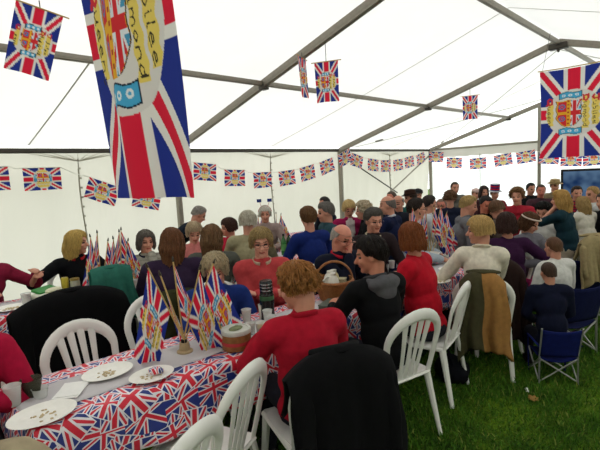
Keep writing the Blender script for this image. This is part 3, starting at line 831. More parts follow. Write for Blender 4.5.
    for y in (1, -1):
        g.ell(hp((-.008, .080*y, -.010)), np.array([.018, .010, .031])*s, Rh); g.ell(hp((.058, .036*y, -.030)), np.array([.030, .026, .028])*s, Rh)
    me = fuse(g, res*(.8 if res < .012 else 1), 3, .45); V = vget(me)
    nf = len(me.polygons); ce = np.empty(nf*3); me.polygons.foreach_get('center', ce); Q = ((ce.reshape(-1, 3)-C)@Rh)/s
    mi = np.zeros(nf, int); ay = np.abs(Q[:, 1])
    mi[(Q[:, 0] > .055) & (np.abs(Q[:, 2]-.003) < .0075) & (np.abs(ay-.033) < .016)] = 1
    mi[(Q[:, 0] > .06) & (np.abs(Q[:, 2]-.029) < .005) & (np.abs(ay-.034) < .020)] = 2
    mi[(Q[:, 0] > .075) & (np.abs(Q[:, 2]+.062) < .007) & (ay < .024)] = 3
    for mm in (skin(sk), mat('dark eyes', '33231d', .3, .1), mat('eyebrow hair', '6a4c38', .8), mat('lips', 'a04a44', .5)): me.materials.append(mm)
    me.polygons.foreach_set('material_index', mi); link(bpy.data.objects.new('body', me), root); s = bs
    # top
    g = G(); torso(g, .014, .9*sleeve); me = fuse(g, max(res, .012), 4); fold(me, .0045, 30, i_seed); fold(me, .003, 60, i_seed+5)
    me.materials.append(cloth(top, topname+' cloth'))
    if open_:                                         # open front showing what is worn below
        me.materials.append(cloth(open_, 'shirt cloth')); nf = len(me.polygons); ce = np.empty(nf*3); me.polygons.foreach_get('center', ce); Q = ce.reshape(-1, 3)-H
        tt = Q@sp/tl; fx = Q[:, 0]-sp[0]*tl*tt
        me.polygons.foreach_set('material_index', ((np.abs(Q[:, 1]) < .02+.05*np.clip(tt, 0, 1)) & (fx > .05) & (tt > .1)).astype(int))
    if stripes:
        me.materials.append(cloth(stripes, 'stripe cloth')); nf = len(me.polygons); ce = np.empty(nf*3); me.polygons.foreach_get('center', ce); Q = ce.reshape(-1, 3)
        me.polygons.foreach_set('material_index', (np.sin(Q[:, 2]*2*PI/.045) > .4).astype(int))
    t_ = link(bpy.data.objects.new(topname, me), root)
    if collar:
        g = G(); cc = Nk+sp*.004
        pts = [cc+np.array([.066*math.cos(a), .074*math.sin(a), .012-.022*math.cos(a)])*s for a in np.linspace(.35, 2*PI-.35, 16)]
        g.tube(pts, .011*s, 8, flat=1.3); me_o = g.build('collar', cloth(collar, 'collar cloth'), root)
    if topname == 'hoodie':
        g = G(); g.ell(Nk+np.array([-.085, 0, -.015])*s, np.array([.075, .135, .055])*s, Ry(.5)); g.ell(Nk+np.array([-.10, 0, -.065])*s, np.array([.05, .085, .075])*s, Ry(.1))
        for y in (1, -1): g.cap(Nk+np.array([-.06, .09*y, .0])*s, Nk+np.array([.06, .075*y, -.02])*s, .035*s, .022*s)
        me = fuse(g, .010, 3); fold(me, .008, 40, 3); me.materials.append(cloth('5c5b5e', 'hood cloth')); link(bpy.data.objects.new('hood', me), root)
    # trousers
    g = G(); g.ell(H+[0, 0, -.01], (.128*s*h+.012, .170*s*h+.012, .10*s+.01))
    for k_, a_ in zip(K, A):
        g.cap(HP+[0, k_[1]*.9, 0], k_, .084*s, .064*s); g.cap(k_, a_+[0, 0, .02], .062*s, .05*s)
    me = fuse(g, max(res, .018), 3); fold(me, .006, 20, i_seed+1); me.materials.append(cloth(legs, 'trouser cloth')); link(bpy.data.objects.new('trousers', me), root)
    for a_ in A:
        g = G(); g.ell(a_+np.array([.05, 0, -.045])*s, np.array([.13, .045, .045])*s, nu=12, nv=8); g.ell(a_+np.array([0, 0, -.02])*s, np.array([.05, .042, .05])*s, nu=10, nv=8)
        g.box(a_+np.array([.05, 0, -.083])*s, np.array([.25, .085, .014])*s); g.build('shoe', mat('dark leather', shoes, .5), root)
    # hair
    HS = {'short': dict(k='s', th=.011, fringe=54, open=64), 'crop': dict(k='s', th=.004, fringe=50, open=66, amp=.0015), 'full': dict(k='s', th=.019, fringe=62, open=60, amp=.005),
          'bob': dict(k='b', th=.014, drop=.105, fringe=62, open=48, amp=.005, flare=.10), 'shortbob': dict(k='b', th=.017, drop=.042, fringe=66, open=50, amp=.006, flare=.06),
          'long': dict(k='b', th=.013, drop=.20, fringe=60, open=46, amp=.006, flare=.10, front_short=.2), 'vlong': dict(k='b', th=.015, drop=.33, fringe=56, open=46, amp=.007, flare=.12, front_short=.3),
          'curly': dict(k='c', th=.022, drop=.03, fringe=58, open=56, amp=.012, curly=True), 'bald': dict(k='d', th=.007, fringe=60, open=75, amp=.002, start=66),
          'thin': dict(k='s', th=.007, fringe=46, open=70, amp=.003)}
    if hair:
        g = hair_mesh(HS[hair[0]], i_seed, 0 if (res > .013 or hair[0] in ('crop', 'bald', 'thin')) else (420 if res < .0105 else 220)); ho = g.build('hair', hairm(hair[1]), root, smooth='full')
        M_ = Matrix.Identity(4); Rs = Rh*s*.94
        for a in range(3):
            for b in range(3): M_[a][b] = Rs[a][b]
            M_[a][3] = C[a]
        ho.matrix_local = M_
        def on_head(o): o.matrix_local = M_
    if glasses:
        g = G()
        for y in (1, -1):
            g.tube([(.108-.2*(.028*math.cos(a))**2*0, y*.034+.024*math.cos(a), .002+.017*math.sin(a)) for a in np.linspace(0, 2*PI, 15)[:-1]], .0015, 5, closed=True)
            g.tube([(.106, y*.058, .006), (.06, y*.082, .008), (-.01, y*.086, .004)], .002, 5)
        g.tube([(.108, -.011, .006), (.112, 0, .008), (.108, .011, .006)], .002, 5)
        o = g.build('glasses', mat('dark spectacle frame', '2a2220', .3), root); on_head(o)
    if hat:
        kind, hc, hc2 = hat; g = G()
        if kind == 'brim': g.lathe([(.155, .055), (.158, .060), (.105, .066), (.102, .10), (.09, .145), (.05, .155), (.001, .157)], 28, (-.012, 0, 0)); g.tube([(-.012+.107*math.cos(a), .107*math.sin(a), .075) for a in np.linspace(0, 2*PI, 25)[:-1]], .008, 6, closed=True, mi=1)
        if kind == 'top':
            g.lathe([(.15, .055), (.155, .062), (.10, .068), (.098, .12)], 28, (-.012, 0, 0), cap=False)
            for k in range(5): g.lathe([(.099+.002*(k % 2), .068+k*.03), (.101, .098+k*.03)], 28, (-.012, 0, 0), mi=1+k % 2, cap=False)
            g.lathe([(.101, .218), (.001, .222)], 28, (-.012, 0, 0), mi=0, cap=False)
        if kind == 'cap': g.ell((-.005, 0, .075), (.118, .098, .055)); g.ell((.09, 0, .058), (.065, .075, .010))
        if kind == 'band': g.tube([(-.012+.112*math.cos(a), .096*math.sin(a), .07+.012*math.cos(a)) for a in np.linspace(0, 2*PI, 25)[:-1]], .010, 6, closed=True)
        if kind == 'deely':
            g.tube([(0, .105*math.cos(a), .02+.115*math.sin(a)) for a in np.linspace(.2, PI-.2, 13)], .005, 6)
            for y in (-1, 1): g.tube([(0, y*.05, .12), (0, y*.075, .20)], .003, 5); g.box((0, y*.08, .215), (.006, .07, .05), mi=1)
        o = g.build('hat' if kind != 'band' else 'headband', [cloth(hc, 'hat cloth'), cloth(hc2, 'hat trim'), cloth('c62034', 'hat trim')], root); on_head(o)
    if not st and chairlab:
        if seat is None:
            lab = 'white moulded plastic chair under the '+label.replace('person ', 'person ', 1)
            lab = ' '.join(lab.split()[:15])
            c = chair(root.location.x-math.cos(fa)*(-.02), root.location.y-math.sin(fa)*(-.02), fa, lab)
    root['_'] = 0; del root['_']
    return root, C, arms
# ---------------------------------------------------------------- light
w = bpy.data.worlds.new('world'); SC.world = w; w.use_nodes = True; nt = w.node_tree; nt.nodes.clear()
o_ = nt.nodes.new('ShaderNodeOutputWorld'); b_ = nt.nodes.new('ShaderNodeBackground'); nt.links.new(b_.outputs[0], o_.inputs[0])
b_.inputs[0].default_value = (.93, .97, 1.0, 1); b_.inputs[1].default_value = 2.6          # bright overcast sky outside
sd_ = bpy.data.lights.new('sun', 'SUN'); sun = bpy.data.objects.new('sun', sd_); COL.objects.link(sun)
sd_.energy = 1.6; sd_.angle = math.radians(20); sd_.color = (1, .97, .92); sun.rotation_euler = (math.radians(-38), math.radians(25), 0)
SC.view_settings.view_transform = 'Standard'; SC.view_settings.look = 'None'; SC.view_settings.exposure = EXPO = 0.06
SC.view_settings.gamma = 1; SC.view_settings.use_curve_mapping = False
SC.cycles.max_bounces = 8; SC.cycles.diffuse_bounces = 5; SC.cycles.transparent_max_bounces = 8; SC.cycles.use_denoising = True
SC.cycles.caustics_reflective = False; SC.cycles.caustics_refractive = False
# ---------------------------------------------------------------- tables, cloths, runner
jc = jack_cloth(); woodt = mat('trestle ply', '7a5c3a', .6)
def table(x0, x1, y0, y1, label):
    root = empty('trestle_table', ((x0+x1)/2, (y0+y1)/2, gz((x0+x1)/2)), 0, label, 'table', 'long trestle tables'); root.rotation_euler = (0, math.atan(SLOPE), 0); L = x1-x0; W = y1-y0
    g = G(); g.box((0, 0, .715), (L, W, .03)); g.build('table_top', woodt, root)
    n = max(2, round(L/1.8)+1)
    for i in range(n):
        x = -L/2+.25+(L-.5)*i/(n-1)
        for sy in (-1, 1):
            g = G(); g.tube([(x-.05, sy*W*.32, .70), (x+.10, sy*W*.36, 0)], .016, 8); g.tube([(x-.0, sy*W*.33, .35), (x, 0, .35)], .01, 6); g.build('leg', alud, root)
    return root
def cloth_over(x0, x1, y0, y1, drop_n, drop_f, drop_e, label, z=.738, seed=0, res=.03):
    xs = [x0-.002-drop_e*(1-k/6) for k in range(6)]+list(np.arange(x0, x1, res))+[x1]
    rows = [('n', k) for k in range(9)]+[('t', k) for k in range(10)]+[('f', k) for k in range(9)]
    P = np.zeros((len(xs), len(rows), 3)); UVs = np.zeros((len(xs), len(rows), 2)); r = np.random.RandomState(seed); p = r.rand(6)*6
    for i, x in enumerate(xs):
        e = max(0, x0-x); xx = max(x, x0)
        for j, (c, k) in enumerate(rows):
            if c == 'n': d = drop_n*(1-k/8); y = y0; vv = y0-d
            elif c == 't': d = 0; y = y0+(y1-y0)*(k+.5)/10; vv = y
            else: d = drop_f*k/8; y = y1; vv = y1+d
            f = d/.3
            off = (.012+.020*f)*(1 if d else 0)+f*(.018*math.sin(x*11+p[0])+.012*math.sin(x*23+p[1]))
            yy = y-off if c == 'n' else (y+off if c == 'f' else y)
            zz = z-d*(1+.05*math.sin(x*5+p[2]))+(.0015*math.sin(x*17+y*9) if c == 't' else 0)
            if e > 0:
                ff = e/.3; zz = z-e-(d*.25); xx2 = x0-.012-.02*ff-.012*math.sin(y*14+p[3])*ff
                if c != 't': yy = y+(-1 if c == 'n' else 1)*.01
                P[i, j] = (xx2, yy, zz)
            else: P[i, j] = (xx, yy, zz)
            UVs[i, j] = (x, vv)
    P[:, :, 2] += gz(P[:, :, 0]); o = grid_obj('tablecloth', P, jc, None, UVs, thick=.002); return tag(o, label, 'tablecloth', 'union flag tablecloths')
TA = (.45, 5.4, 1.95, 2.53); TB = (.45, 4.7, 4.0, 4.55); TC = (4.4, 8.8, 5.55, 6.15)
table(*TA, 'long trestle table under the nearest union flag cloth'); table(*TB, 'long trestle table of the middle row, under a union flag cloth'); table(*TC, 'long trestle table of the back row by the tent wall')
cloth_over(*TA, .27, .2, .25, 'shiny tablecloth printed with jumbled union flags on the nearest long table', seed=1)
cloth_over(*TB, .30, .2, .25, 'tablecloth printed with union flags on the middle row table behind the black coat', seed=2)
cloth_over(*TC, .25, .2, .25, 'tablecloth printed with union flags on the back row table by the wall', seed=3, res=.06)
ZT = .741
rm = mat('grey white banquet paper', 'b9b4b6', .75, .07, 9, .3)
P = np.array([[(x, y+.006*math.sin(x*4), gz(x)+ZT+.0015+.0015*math.sin(x*21+y*13)) for y in np.linspace(2.08, 2.38, 8)] for x in np.linspace(.46, 5.35, 200)])
tag(grid_obj('table_runner', P, rm, thick=.001), 'greyish white paper runner along the middle of the nearest table', 'table runner')
P = np.array([[(x, y+.006*math.sin(x*4), gz(x)+ZT+.0015+.0015*math.sin(x*21+y*13)) for y in np.linspace(4.18, 4.46, 8)] for x in np.linspace(.5, 4.6, 120)])
tag(grid_obj('table_runner', P, rm, thick=.001), 'greyish white paper runner along the middle row table', 'table runner')
foam = mat('white foam plate', 'e6e3dc', .55, .05); crumb = mat('cake crumbs', 'b8a684', .9, .4, 60, .6); clear = mat('clear plastic cup', 'e0e2de', .2, 0, 5, 0, alpha=.5)
paper = mat('white paper', 'e2e0dc', .8, .04)
def on(u, v, z=ZT+.005): return atz(u, v, z)
def plate(u, v, label, r=.115, food=4, seed=0):
    root = empty('paper_plate', on(u, v), 0, label, 'plate', 'white plates on the tables')
    g = G(); g.lathe([(.001, 0), (r*.68, 0), (r*.75, .003), (r*.97, .014), (r, .016), (r*.98, .018), (r*.74, .007), (r*.68, .004), (.001, .004)], 36, cap=False, sc=(1.12, .92, 1)); g.build('dish', foam, root)
    rr = np.random.RandomState(seed); g = G()
    for k in range(food*3):
        a = rr.rand()*6.28; d = rr.rand()*r*.5; g.ell((d*math.cos(a), d*math.sin(a), .006), (.004+.009*rr.rand(), .003+.006*rr.rand(), .003), Rz(a), nu=8, nv=6)
    if food: tag(g.build('food_scraps', crumb, root), kind='stuff')
    return root
plate(43, 417, 'white plate with a few crumbs at the near end of the nearest table', .118, 5, 1)
plate(108, 374, 'white plate with leftover crumbs below the first empty white chair', .112, 9, 2)
plate(152, 377, 'white plate carrying a crumpled union flag napkin', .100, 4, 3)
npk = G()
for k in range(7): npk.ell((.012*math.cos(k*2.3), .012*math.sin(k*1.7), .012+.004*k), (.034-.002*k, .024, .008), Rz(k*1.1)@Rx(.3*math.sin(k)), nu=12, nv=8)
me = fuse(npk, .005, 2); me.materials.append(jc)
uvl = me.uv_layers.new(name='UVMap'); Vv = vget(me); li = np.empty(len(me.loops), int); me.loops.foreach_get('vertex_index', li)
uvl.data.foreach_set('uv', (Vv[:, :2]*2.2+Vv[:, 2:3]*.9)[li].ravel()); o = link(bpy.data.objects.new('napkin', me)); o.location = tuple(on(156, 375, ZT+.008))
tag(o, 'crumpled union flag paper napkin lying on a plate', 'napkin')
g = G(); g.box((0, 0, .002), (.155, .115, .004), Rz(.12), bev=.001); g.box((.01, .0, .0055), (.15, .11, .003), Rz(.2), bev=.001)
tag(g.build('folded_paper', paper, loc=on(71, 391), rot=(0, 0, .75)), 'plain folded white paper between the two nearest plates', 'paper')
def cup(u, v, label, h=.085, r=.036, fill=None, frac=.35, z=ZT+.003, mt=None):
    root = empty('plastic_cup', on(u, v, z), 0, label, 'cup', 'plastic cups on the tables')
    g = G(); g.lathe([(.001, 0), (r*.72, 0), (r*.75, .004), (r*.96, h*.96), (r*1.02, h), (r*.99, h*1.005), (r*.93, h*.95), (r*.71, .006), (.001, .005)], 24, cap=False); g.build('beaker', mt or clear, root)
    if fill: g = G(); g.lathe([(.001, .008), (r*.70, .008), (r*(.70+.2*frac), h*frac), (.001, h*frac)], 20, cap=False); g.build('drink', mat('drink', fill, .2, .05), root)
    return root
cup(14, 405, 'clear plastic cup with reddish drink at the near table end', .09, .037, '8a3020', .3)
cup(33, 395, 'dark rimmed tumbler with brown drink beside the clear cup at the near table end', .08, .046, '2f2417', .7, mt=mat('smoked plastic', '6b6a5a', .2, 0, 5, 0, trans=.6, ior=1.2))
cup(41, 397, 'short wrinkled clear cup next to the folded white paper', .045, .036, None)
# cake tin
root = empty('cake_tin', on(237, 347), .3, 'round cardboard cake tin with a white lid right of the near flag bunch', 'tin')
g = G(); g.lathe([(.001, 0), (.082, 0), (.084, .003), (.084, .1), (.001, .1)], 40, cap=False); g.build('body', mat('tan patterned card', '8d6238', .6, .35, 30), root)
g = G(); g.lathe([(.0855, .030), (.0862, .034), (.0862, .046), (.0855, .05)], 40, cap=False); g.build('red_band', mat('red printed band', 'a8373a', .6), root)
g = G(); g.lathe([(.087, .090), (.088, .093), (.088, .109), (.084, .114), (.070, .115), (.068, .111), (.001, .110)], 40, cap=False); lid_ = g.build('lid', mat('pale lid', 'b9bab0', .5), root)
g = G(); g.ell((0, 0, .113), (.05, .035, .006)); g.ell((.02, .01, .115), (.02, .015, .006)); g.build('lid_print', mat('green brown print', '6c7350', .7, .4), lid_)
# --- more things further along the near table
def bottle(p, label, h, r, col, capc, lab=None, group=None, name='bottle', glass=True):
    root = empty(name, p, 0, label, 'bottle', group)
    g = G(); g.lathe([(.001, 0), (r, 0), (r*1.02, .006), (r, h*.60), (r*.85, h*.70), (r*.38, h*.82), (r*.34, h*.94), (r*.001, h*.94)], 24, cap=False); g.build('glass', mat('bottle wall', col, .15, .05, spec=.6), root)
    g = G(); g.lathe([(r*.42, h*.90), (r*.43, h), (.001, h*1.002)], 16, cap=False); g.build('cap', mat('bottle cap', capc, .4), root)
    if lab: g = G(); g.lathe([(r*1.03, h*.2), (r*1.04, h*.21), (r*1.04, h*.5), (r*1.03, h*.51)], 24, cap=False); g.build('label', mat('paper label', lab, .7, .2), root)
    return root
for (u, v, lab, h, r, fill) in ((262, 338, 'pale yellow drink in a clear cup right of the cake tin', .10, .036, 'c8b24a'), (251, 334, 'small cup of tea behind the cake tin', .075, .033, '8a5a2c'), (247, 322, 'clear cup with amber drink by the blue clad arm', .09, .035, '9a6a28'), (272, 330, 'clear cup with water beside the person in red fleece', .095, .034, None), (268, 322, 'cloudy cup behind the water cup near the red fleece', .085, .034, 'b8b49a')):
    cup(u, v, lab, h, r, fill, .75)
def flask(u, v, label, h, r):
    root = empty('vacuum_flask', on(u, v), 0, label, 'flask')
    g = G(); g.lathe([(.001, 0), (r, 0), (r, h*.62), (r*.93, h*.66), (.001, h*.66)], 28, cap=False); g.build('body', mat('black gloss metal', '101214', .25, .05, spec=.6), root)
    g = G(); g.lathe([(r*1.01, h*.50), (r*1.02, h*.51), (r*1.02, h*.60), (r*1.01, h*.61)], 28, cap=False); g.build('green_band', mat('dark green band', '3c5c3e', .4), root)
    g = G(); g.lathe([(r*.9, h*.66), (r*.92, h*.70), (r*.92, h*.93), (r*.8, h), (.001, h)], 28, cap=False); cl_ = g.build('cup_lid', mat('black gloss plastic', '16181a', .25, spec=.6), root)
    g = G()
    for k in range(3): g.lathe([(r*.925, h*(.74+k*.08)), (r*.94, h*(.75+k*.08)), (r*.925, h*(.77+k*.08))], 28, cap=False)
    g.build('chrome_ring', mat('chrome', 'b8bcc0', .2, 0, metal=.9), cl_)
    return root
flask(268, 318, 'tall black vacuum flask with a green band in front of the person in coral jumper', .27, .05)
g = G(); g.lathe([(.001, 0), (.03, 0), (.036, .1), (.033, .1), (.03, .01), (.001, .01)], 24, cap=False)
tag(g.build('paper_cup', mat('white paper cup', 'd0ccc0', .7), loc=on(264, 318)), 'white paper cup standing in front of the black flask', 'cup')
# wicker basket
def wick():
    mt, nt, out = nodes('woven wicker'); L = nt.links.new; b = N(nt, 'ShaderNodeBsdfPrincipled'); L(b.outputs[0], out.inputs[0]); b.inputs['Roughness'].default_value = .6
    tc = N(nt, 'ShaderNodeTexCoord'); nz = N(nt, 'ShaderNodeTexNoise'); nz.inputs['Scale'].default_value = 60; L(tc.outputs['Object'], nz.inputs[0])
    r = N(nt, 'ShaderNodeValToRGB'); e = r.color_ramp.elements; e[0].color = hexc('6a3a18')+(1,); e[1].color = hexc('b0743c')+(1,); L(nz.outputs[0], r.inputs[0]); L(r.outputs[0], b.inputs['Base Color']); return mt
wk = wick()
BK = on(335, 298); root = empty('wicker_basket', BK, .75, 'brown oval wicker basket with a hooped handle full of white containers', 'basket')
nph = 120; zs = np.linspace(0, .15, 31); P = np.zeros((nph, len(zs), 3))
for i in range(nph):
    a = 2*PI*i/nph
    for j, z in enumerate(zs):
        k = 1+.30*(z/.15)**.8; wv = .0045*math.cos(nph/2*.5*a+PI*j)+.002*math.sin(j*2.1)
        P[i, j] = ((.175*k+wv)*math.cos(a)*.78, (.135*k+wv)*math.sin(a)*.85, z)
grid_obj('woven_side', P, wk, root, thick=.006, wrapu=True)
g = G(); g.lathe([(.001, .004), (.13, .004), (.13, .01), (.001, .01)], 30, sc=(1.02, .85, 1), cap=False); g.build('bottom', wk, root)
g = G()
for q in range(3):
    g.tube([(.178*math.cos(a)+.004*math.cos(a*20+q*2), .150*math.sin(a)+.004*math.sin(a*20+q*2), .153+.006*math.sin(a*20+q*2.1)) for a in np.linspace(0, 2*PI, 121)[:-1]], .0075, 6, closed=True)
g.build('braided_rim', wk, root)
g = G()
for q in range(3): g.tube([(.0+.006*math.cos(t*26+q*2.1), .148*math.cos(t), .145+.155*math.sin(t)+.005*math.sin(t*26+q*2.1)) for t in np.linspace(0, PI, 70)], .0065, 6)
g.build('handle', wk, root)
wp = mat('milky white plastic', 'd9d6ca', .4, .04); wy = mat('yellowish plastic', 'c8bf8e', .4, .06)
def inb(x, y, rz, z=.0): c = Rz(.75)@np.array([x, y, 0]); return BK+c+np.array([0, 0, z+.012])
root = empty('plastic_jug', inb(-.065, .01, 0), 2.3, 'white milk jug with a looped handle at the left in the basket', 'jug')
g = G(); g.lathe([(.001, 0), (.044, 0), (.046, .01), (.046, .14), (.035, .17), (.022, .19), (.001, .19)], 24, cap=False); g.build('jug_body', wp, root)
g = G(); g.tube([(.042, 0, .09), (.075, 0, .11), (.078, 0, .15), (.05, 0, .18), (.02, 0, .175)], .009, 8); g.build('handle', wp, root)
g = G(); g.lathe([(.022, .19), (.022, .21), (.001, .212)], 16, cap=False); g.build('cap', wp, root)
root = empty('plastic_jug', inb(.005, .03, 0), 1.2, 'rounded white tub in the middle of the basket', 'jug')
g = G(); g.lathe([(.001, 0), (.05, 0), (.052, .01), (.052, .15), (.042, .18), (.025, .197), (.001, .2)], 24, cap=False); g.build('jug_body', wp, root)
g = G(); g.lathe([(.027, .195), (.027, .212), (.001, .214)], 16, cap=False); g.build('cap', wp, root)
root = empty('plastic_jug', inb(.075, .0, 0), .4, 'cream coloured squat bottle at the right in the basket', 'jug')
g = G(); g.lathe([(.001, 0), (.043, 0), (.045, .01), (.045, .14), (.040, .165), (.024, .185), (.001, .185)], 24, cap=False); g.build('jug_body', wy, root)
g = G(); g.lathe([(.025, .183), (.025, .205), (.001, .207)], 16, cap=False); g.build('cap', wp, root)
g = G(); g.box((0, 0, .05), (.08, .06, .1), Rz(.4)); g.box((0, 0, .105), (.082, .062, .012), Rz(.4)); tag(g.build('sandwich_box', mat('beige tub', 'a39a7c', .6), loc=inb(-.01, -.06, 0, .04)), 'beige tub packed at the front of the basket', 'box')
g = G(); g.box((0, 0, .018), (.19, .12, .036), Rz(.3)); g.box((0, 0, .04), (.194, .124, .008), Rz(.3)); tag(g.build('food_tub', mat('grey green tub', '5e665c', .3, trans=.2), loc=on(331, 308)), 'dull grey green plastic tub lying in front of the basket', 'box')
g = G(); g.ell((0, 0, .02), (.07, .05, .02)); g.ell((.03, .03, .03), (.04, .03, .015)); tag(g.build('paper_bag', paper, loc=on(372, 293)), 'small white crumpled bag on the table by the youth in black hoodie', 'bag')
# clutter along the rest of the near table
cups2 = [(386, 272), (392, 268), (446, 262), (451, 257), (458, 254), (436, 250)]
for k, (u, v) in enumerate(cups2): cup(u, v, 'pale cup on the nearest table, '+['left of the auburn haired person', 'just left of the red jumper shoulder', 'right of the second bunch of flags', 'before the cream fleece, smaller', 'at the elbow of the cream fleece', 'behind the second bunch of flags'][k], .08, .035, ['c0a468', 'a8503a', '8a6a40', 'b09060', '704828', '9a8a60'][k], .7)
for k, (u, v) in enumerate([(395, 276), (448, 270), (440, 282), (455, 266)]): plate(u, v, 'white plate with cake crumbs, '+['left of the red jumper', 'between red jumper and cream fleece', 'nearest beside the coat covered chair', 'under the hands of the cream fleece'][k], .10, 8, k+20)
g = G(); g.lathe([(.001, 0), (.07, 0), (.098, .10), (.105, .105), (.098, .107), (.068, .008), (.001, .008)], 30, cap=False); tag(g.build('white_bowl', foam, loc=aty(430, 243, 2.45)*[1, 1, 0]+[0, 0, ZT-.12]), 'large white bowl behind the second bunch of flags', 'bowl')
# --- middle row clutter
root = empty('cake_box', on(49, 300), .5, 'white box with a green lid flap on the middle row table', 'box')
g = G(); g.box((0, 0, .035), (.26, .17, .07)); g.build('carton', mat('white carton', 'c9c8b8', .6), root)
g = G(); g.box((.02, .05, .085), (.20, .10, .02), Rx(.25)); g.build('lid_flap', mat('green lid', '2f7a36', .5), root)
g = G(); g.ell((.04, -.02, .08), (.08, .05, .022)); g.build('icing', mat('cream icing', 'd2cdb0', .6), root)
root = empty('drink_can', on(66, 293), 0, 'yellow drink can on the middle row table', 'can')
g = G(); g.lathe([(.001, 0), (.026, 0), (.032, .008), (.032, .135), (.027, .145), (.001, .144)], 24, cap=False); cw_ = g.build('can_wall', mat('yellow tin', 'b9a83a', .3, .2, metal=.3), root)
g = G(); g.box((0, 0, .146), (.022, .012, .003)); g.build('ring_pull', alu, cw_)
root = empty('glass_jar', on(76, 292), 0, 'glass jar with pale contents beside the yellow can', 'jar')
g = G(); g.lathe([(.001, 0), (.04, 0), (.042, .006), (.042, .10), (.036, .115), (.001, .115)], 24, cap=False); g.build('glass', mat('jar glass', '9a9a86', .15, .2, spec=.6), root)
g = G(); g.lathe([(.040, .112), (.040, .13), (.001, .131)], 24, cap=False); g.build('lid', mat('gold lid', '9a8648', .3, metal=.5), root)
cup(27, 305, 'reddish brown drink in a cup at the left end of the middle row table', .10, .04, '7a3a24', .85)
plate(12, 309, 'white plate of food by the orange hand at the left edge', .12, 14, 9)
for k, (u, v) in enumerate([(135, 288), (205, 268), (215, 262), (263, 258), (300, 250), (318, 246)]): cup(u, v, 'small cup on the middle row table, '+['below the second flag bunch', 'right of the purple jacket back', 'left of the coral jumper', 'behind the coral jumper', 'left of the royal blue jumper', 'behind the bald person'][k], .085, .035, ['9a4a38', 'a88a50', 'b0a078', '884a2a', '9a8050', '6a4a2a'][k], .7)
g = G(); g.box((0, 0, .004), (.16, .22, .008), Rz(.4), bev=.002); tag(g.build('magazine', mat('glossy blue cover', '4f86b0', .3, .35, 14), loc=aty(197, 262, 4.15)*[1, 1, 0]+[0, 0, ZT+.004-.07]), 'light blue magazine on the middle row table right of the purple jacket', 'magazine')
for k, (u, w_, c, cc) in enumerate(((284, 246, '2d6a34', '1a1a1a'), (289, 244, '1d3a20', '8a2a2a'))):
    P = aty(u, w_+4, 4.3); bottle((P[0], P[1], ZT+.002+gz(P[0])), ['green glass bottle standing on the middle row table', 'darker bottle beside the green bottle on the middle row table'][k], .28, .036, c, cc, '4f8a4a' if k == 0 else '2a2a20')
# ---------------------------------------------------------------- flag bunches
def bunch(u, v, tips, labs, group, plane_dy, base_lab, pot_r=.03, z=ZT, sc=1.1):
    b = on(u, v, z); root = empty('flag_holder', b, 0, base_lab, 'holder')
    g = G(); g.lathe([(.001, 0), (pot_r*1.5, 0), (pot_r*1.5, .01), (pot_r, .016), (pot_r*.9, .06), (pot_r*.7, .06), (.001, .05)], 20, cap=False); g.build('pot', mat('pale wood block', 'a08a68', .6), root)
    g = G()
    for k in range(len(tips)): a = 2*PI*k/len(tips); g.tube([(pot_r*.35*math.cos(a), pot_r*.35*math.sin(a), .05), (pot_r*.4*math.cos(a), pot_r*.4*math.sin(a), .075)], .006, 6)
    g.build('socket', cord, root)
    for k, ((tu, tv, kind, rz, dy), lb) in enumerate(zip(tips, labs)):
        T = aty(tu, tv, b[1]+dy); a = 2*PI*k/len(tips)
        stick_flag(b+np.array([.01*math.cos(a), .01*math.sin(a), .045]), T, kind, math.radians(rz), lb, group, sc)
gl = 'hand flags in the nearest bunch'
bunch(185, 352, [(147, 266, 0, 160, -.05), (173, 260, 1, -60, .12), (200, 268, 0, -20, -.10), (214, 262, 1, -32, .04), (160, 274, 2, 20, .08)],
      ['hand flag leaning furthest left in the nearest bunch', 'narrow hand flag standing tallest in the nearest bunch', 'hand flag with the round emblem facing out, right of the nearest bunch', 'hand flag leaning furthest right in the nearest bunch', 'hand flag behind the leftmost one of the nearest bunch'], gl, 0, 'pale wooden holder of the nearest flag bunch')
bunch(103, 291, [(90, 236, 0, 160, 0), (97, 232, 1, 200, .05), (108, 240, 2, -30, .04)], ['hand flag at the left of the bunch behind the green coat', 'tall hand flag beside the blonde person in black top', 'hand flag at the right of the bunch beside the blonde person'], 'hand flags by the blonde person', 0, 'small holder of the flags beside the blonde person')
bunch(122, 289, [(119, 231, 2, 150, 0), (121, 229, 1, -40, .05), (113, 238, 2, 150, -.05), (128, 240, 1, -30, .02)], ['upright hand flag with a black tip above the green coat', 'tallest hand flag above the green coat', 'left drooping hand flag above the green coat', 'right drooping hand flag above the green coat'], 'hand flags above the green coat', 0, 'holder of the flags above the green coat')
bunch(430, 262, [(412, 207, 0, 160, 0), (434, 206, 1, -40, .08), (441, 206, 2, -40, .0), (426, 210, 2, 150, .06), (447, 212, 1, -30, .04), (420, 214, 1, 170, .0)], ['hand flag leaning left beside the person with glasses', 'tallest hand flag of the second bunch on the nearest table', 'hand flag leaning right in the second bunch', 'hand flag in the middle of the second bunch', 'hand flag furthest right of the second bunch', 'low hand flag in front of the second bunch'], 'hand flags in the second bunch', 0, 'holder of the second flag bunch on the nearest table')
bunch(277, 243, [(276, 213, 0, 200, 0), (281, 214, 1, -40, .05)], ['hand flag on the middle table left of the green bottle', 'second hand flag on the middle table left of the green bottle'], 'hand flags by the green bottle', 0, 'holder of the flags left of the green bottle')
bunch(262, 240, [(262, 214, 1, 180, 0), (258, 216, 2, 200, .05)], ['hand flag behind the coral jumper head', 'left hand flag behind the coral jumper head'], 'hand flags behind the coral jumper', 0, 'holder of the flags behind the coral jumper')
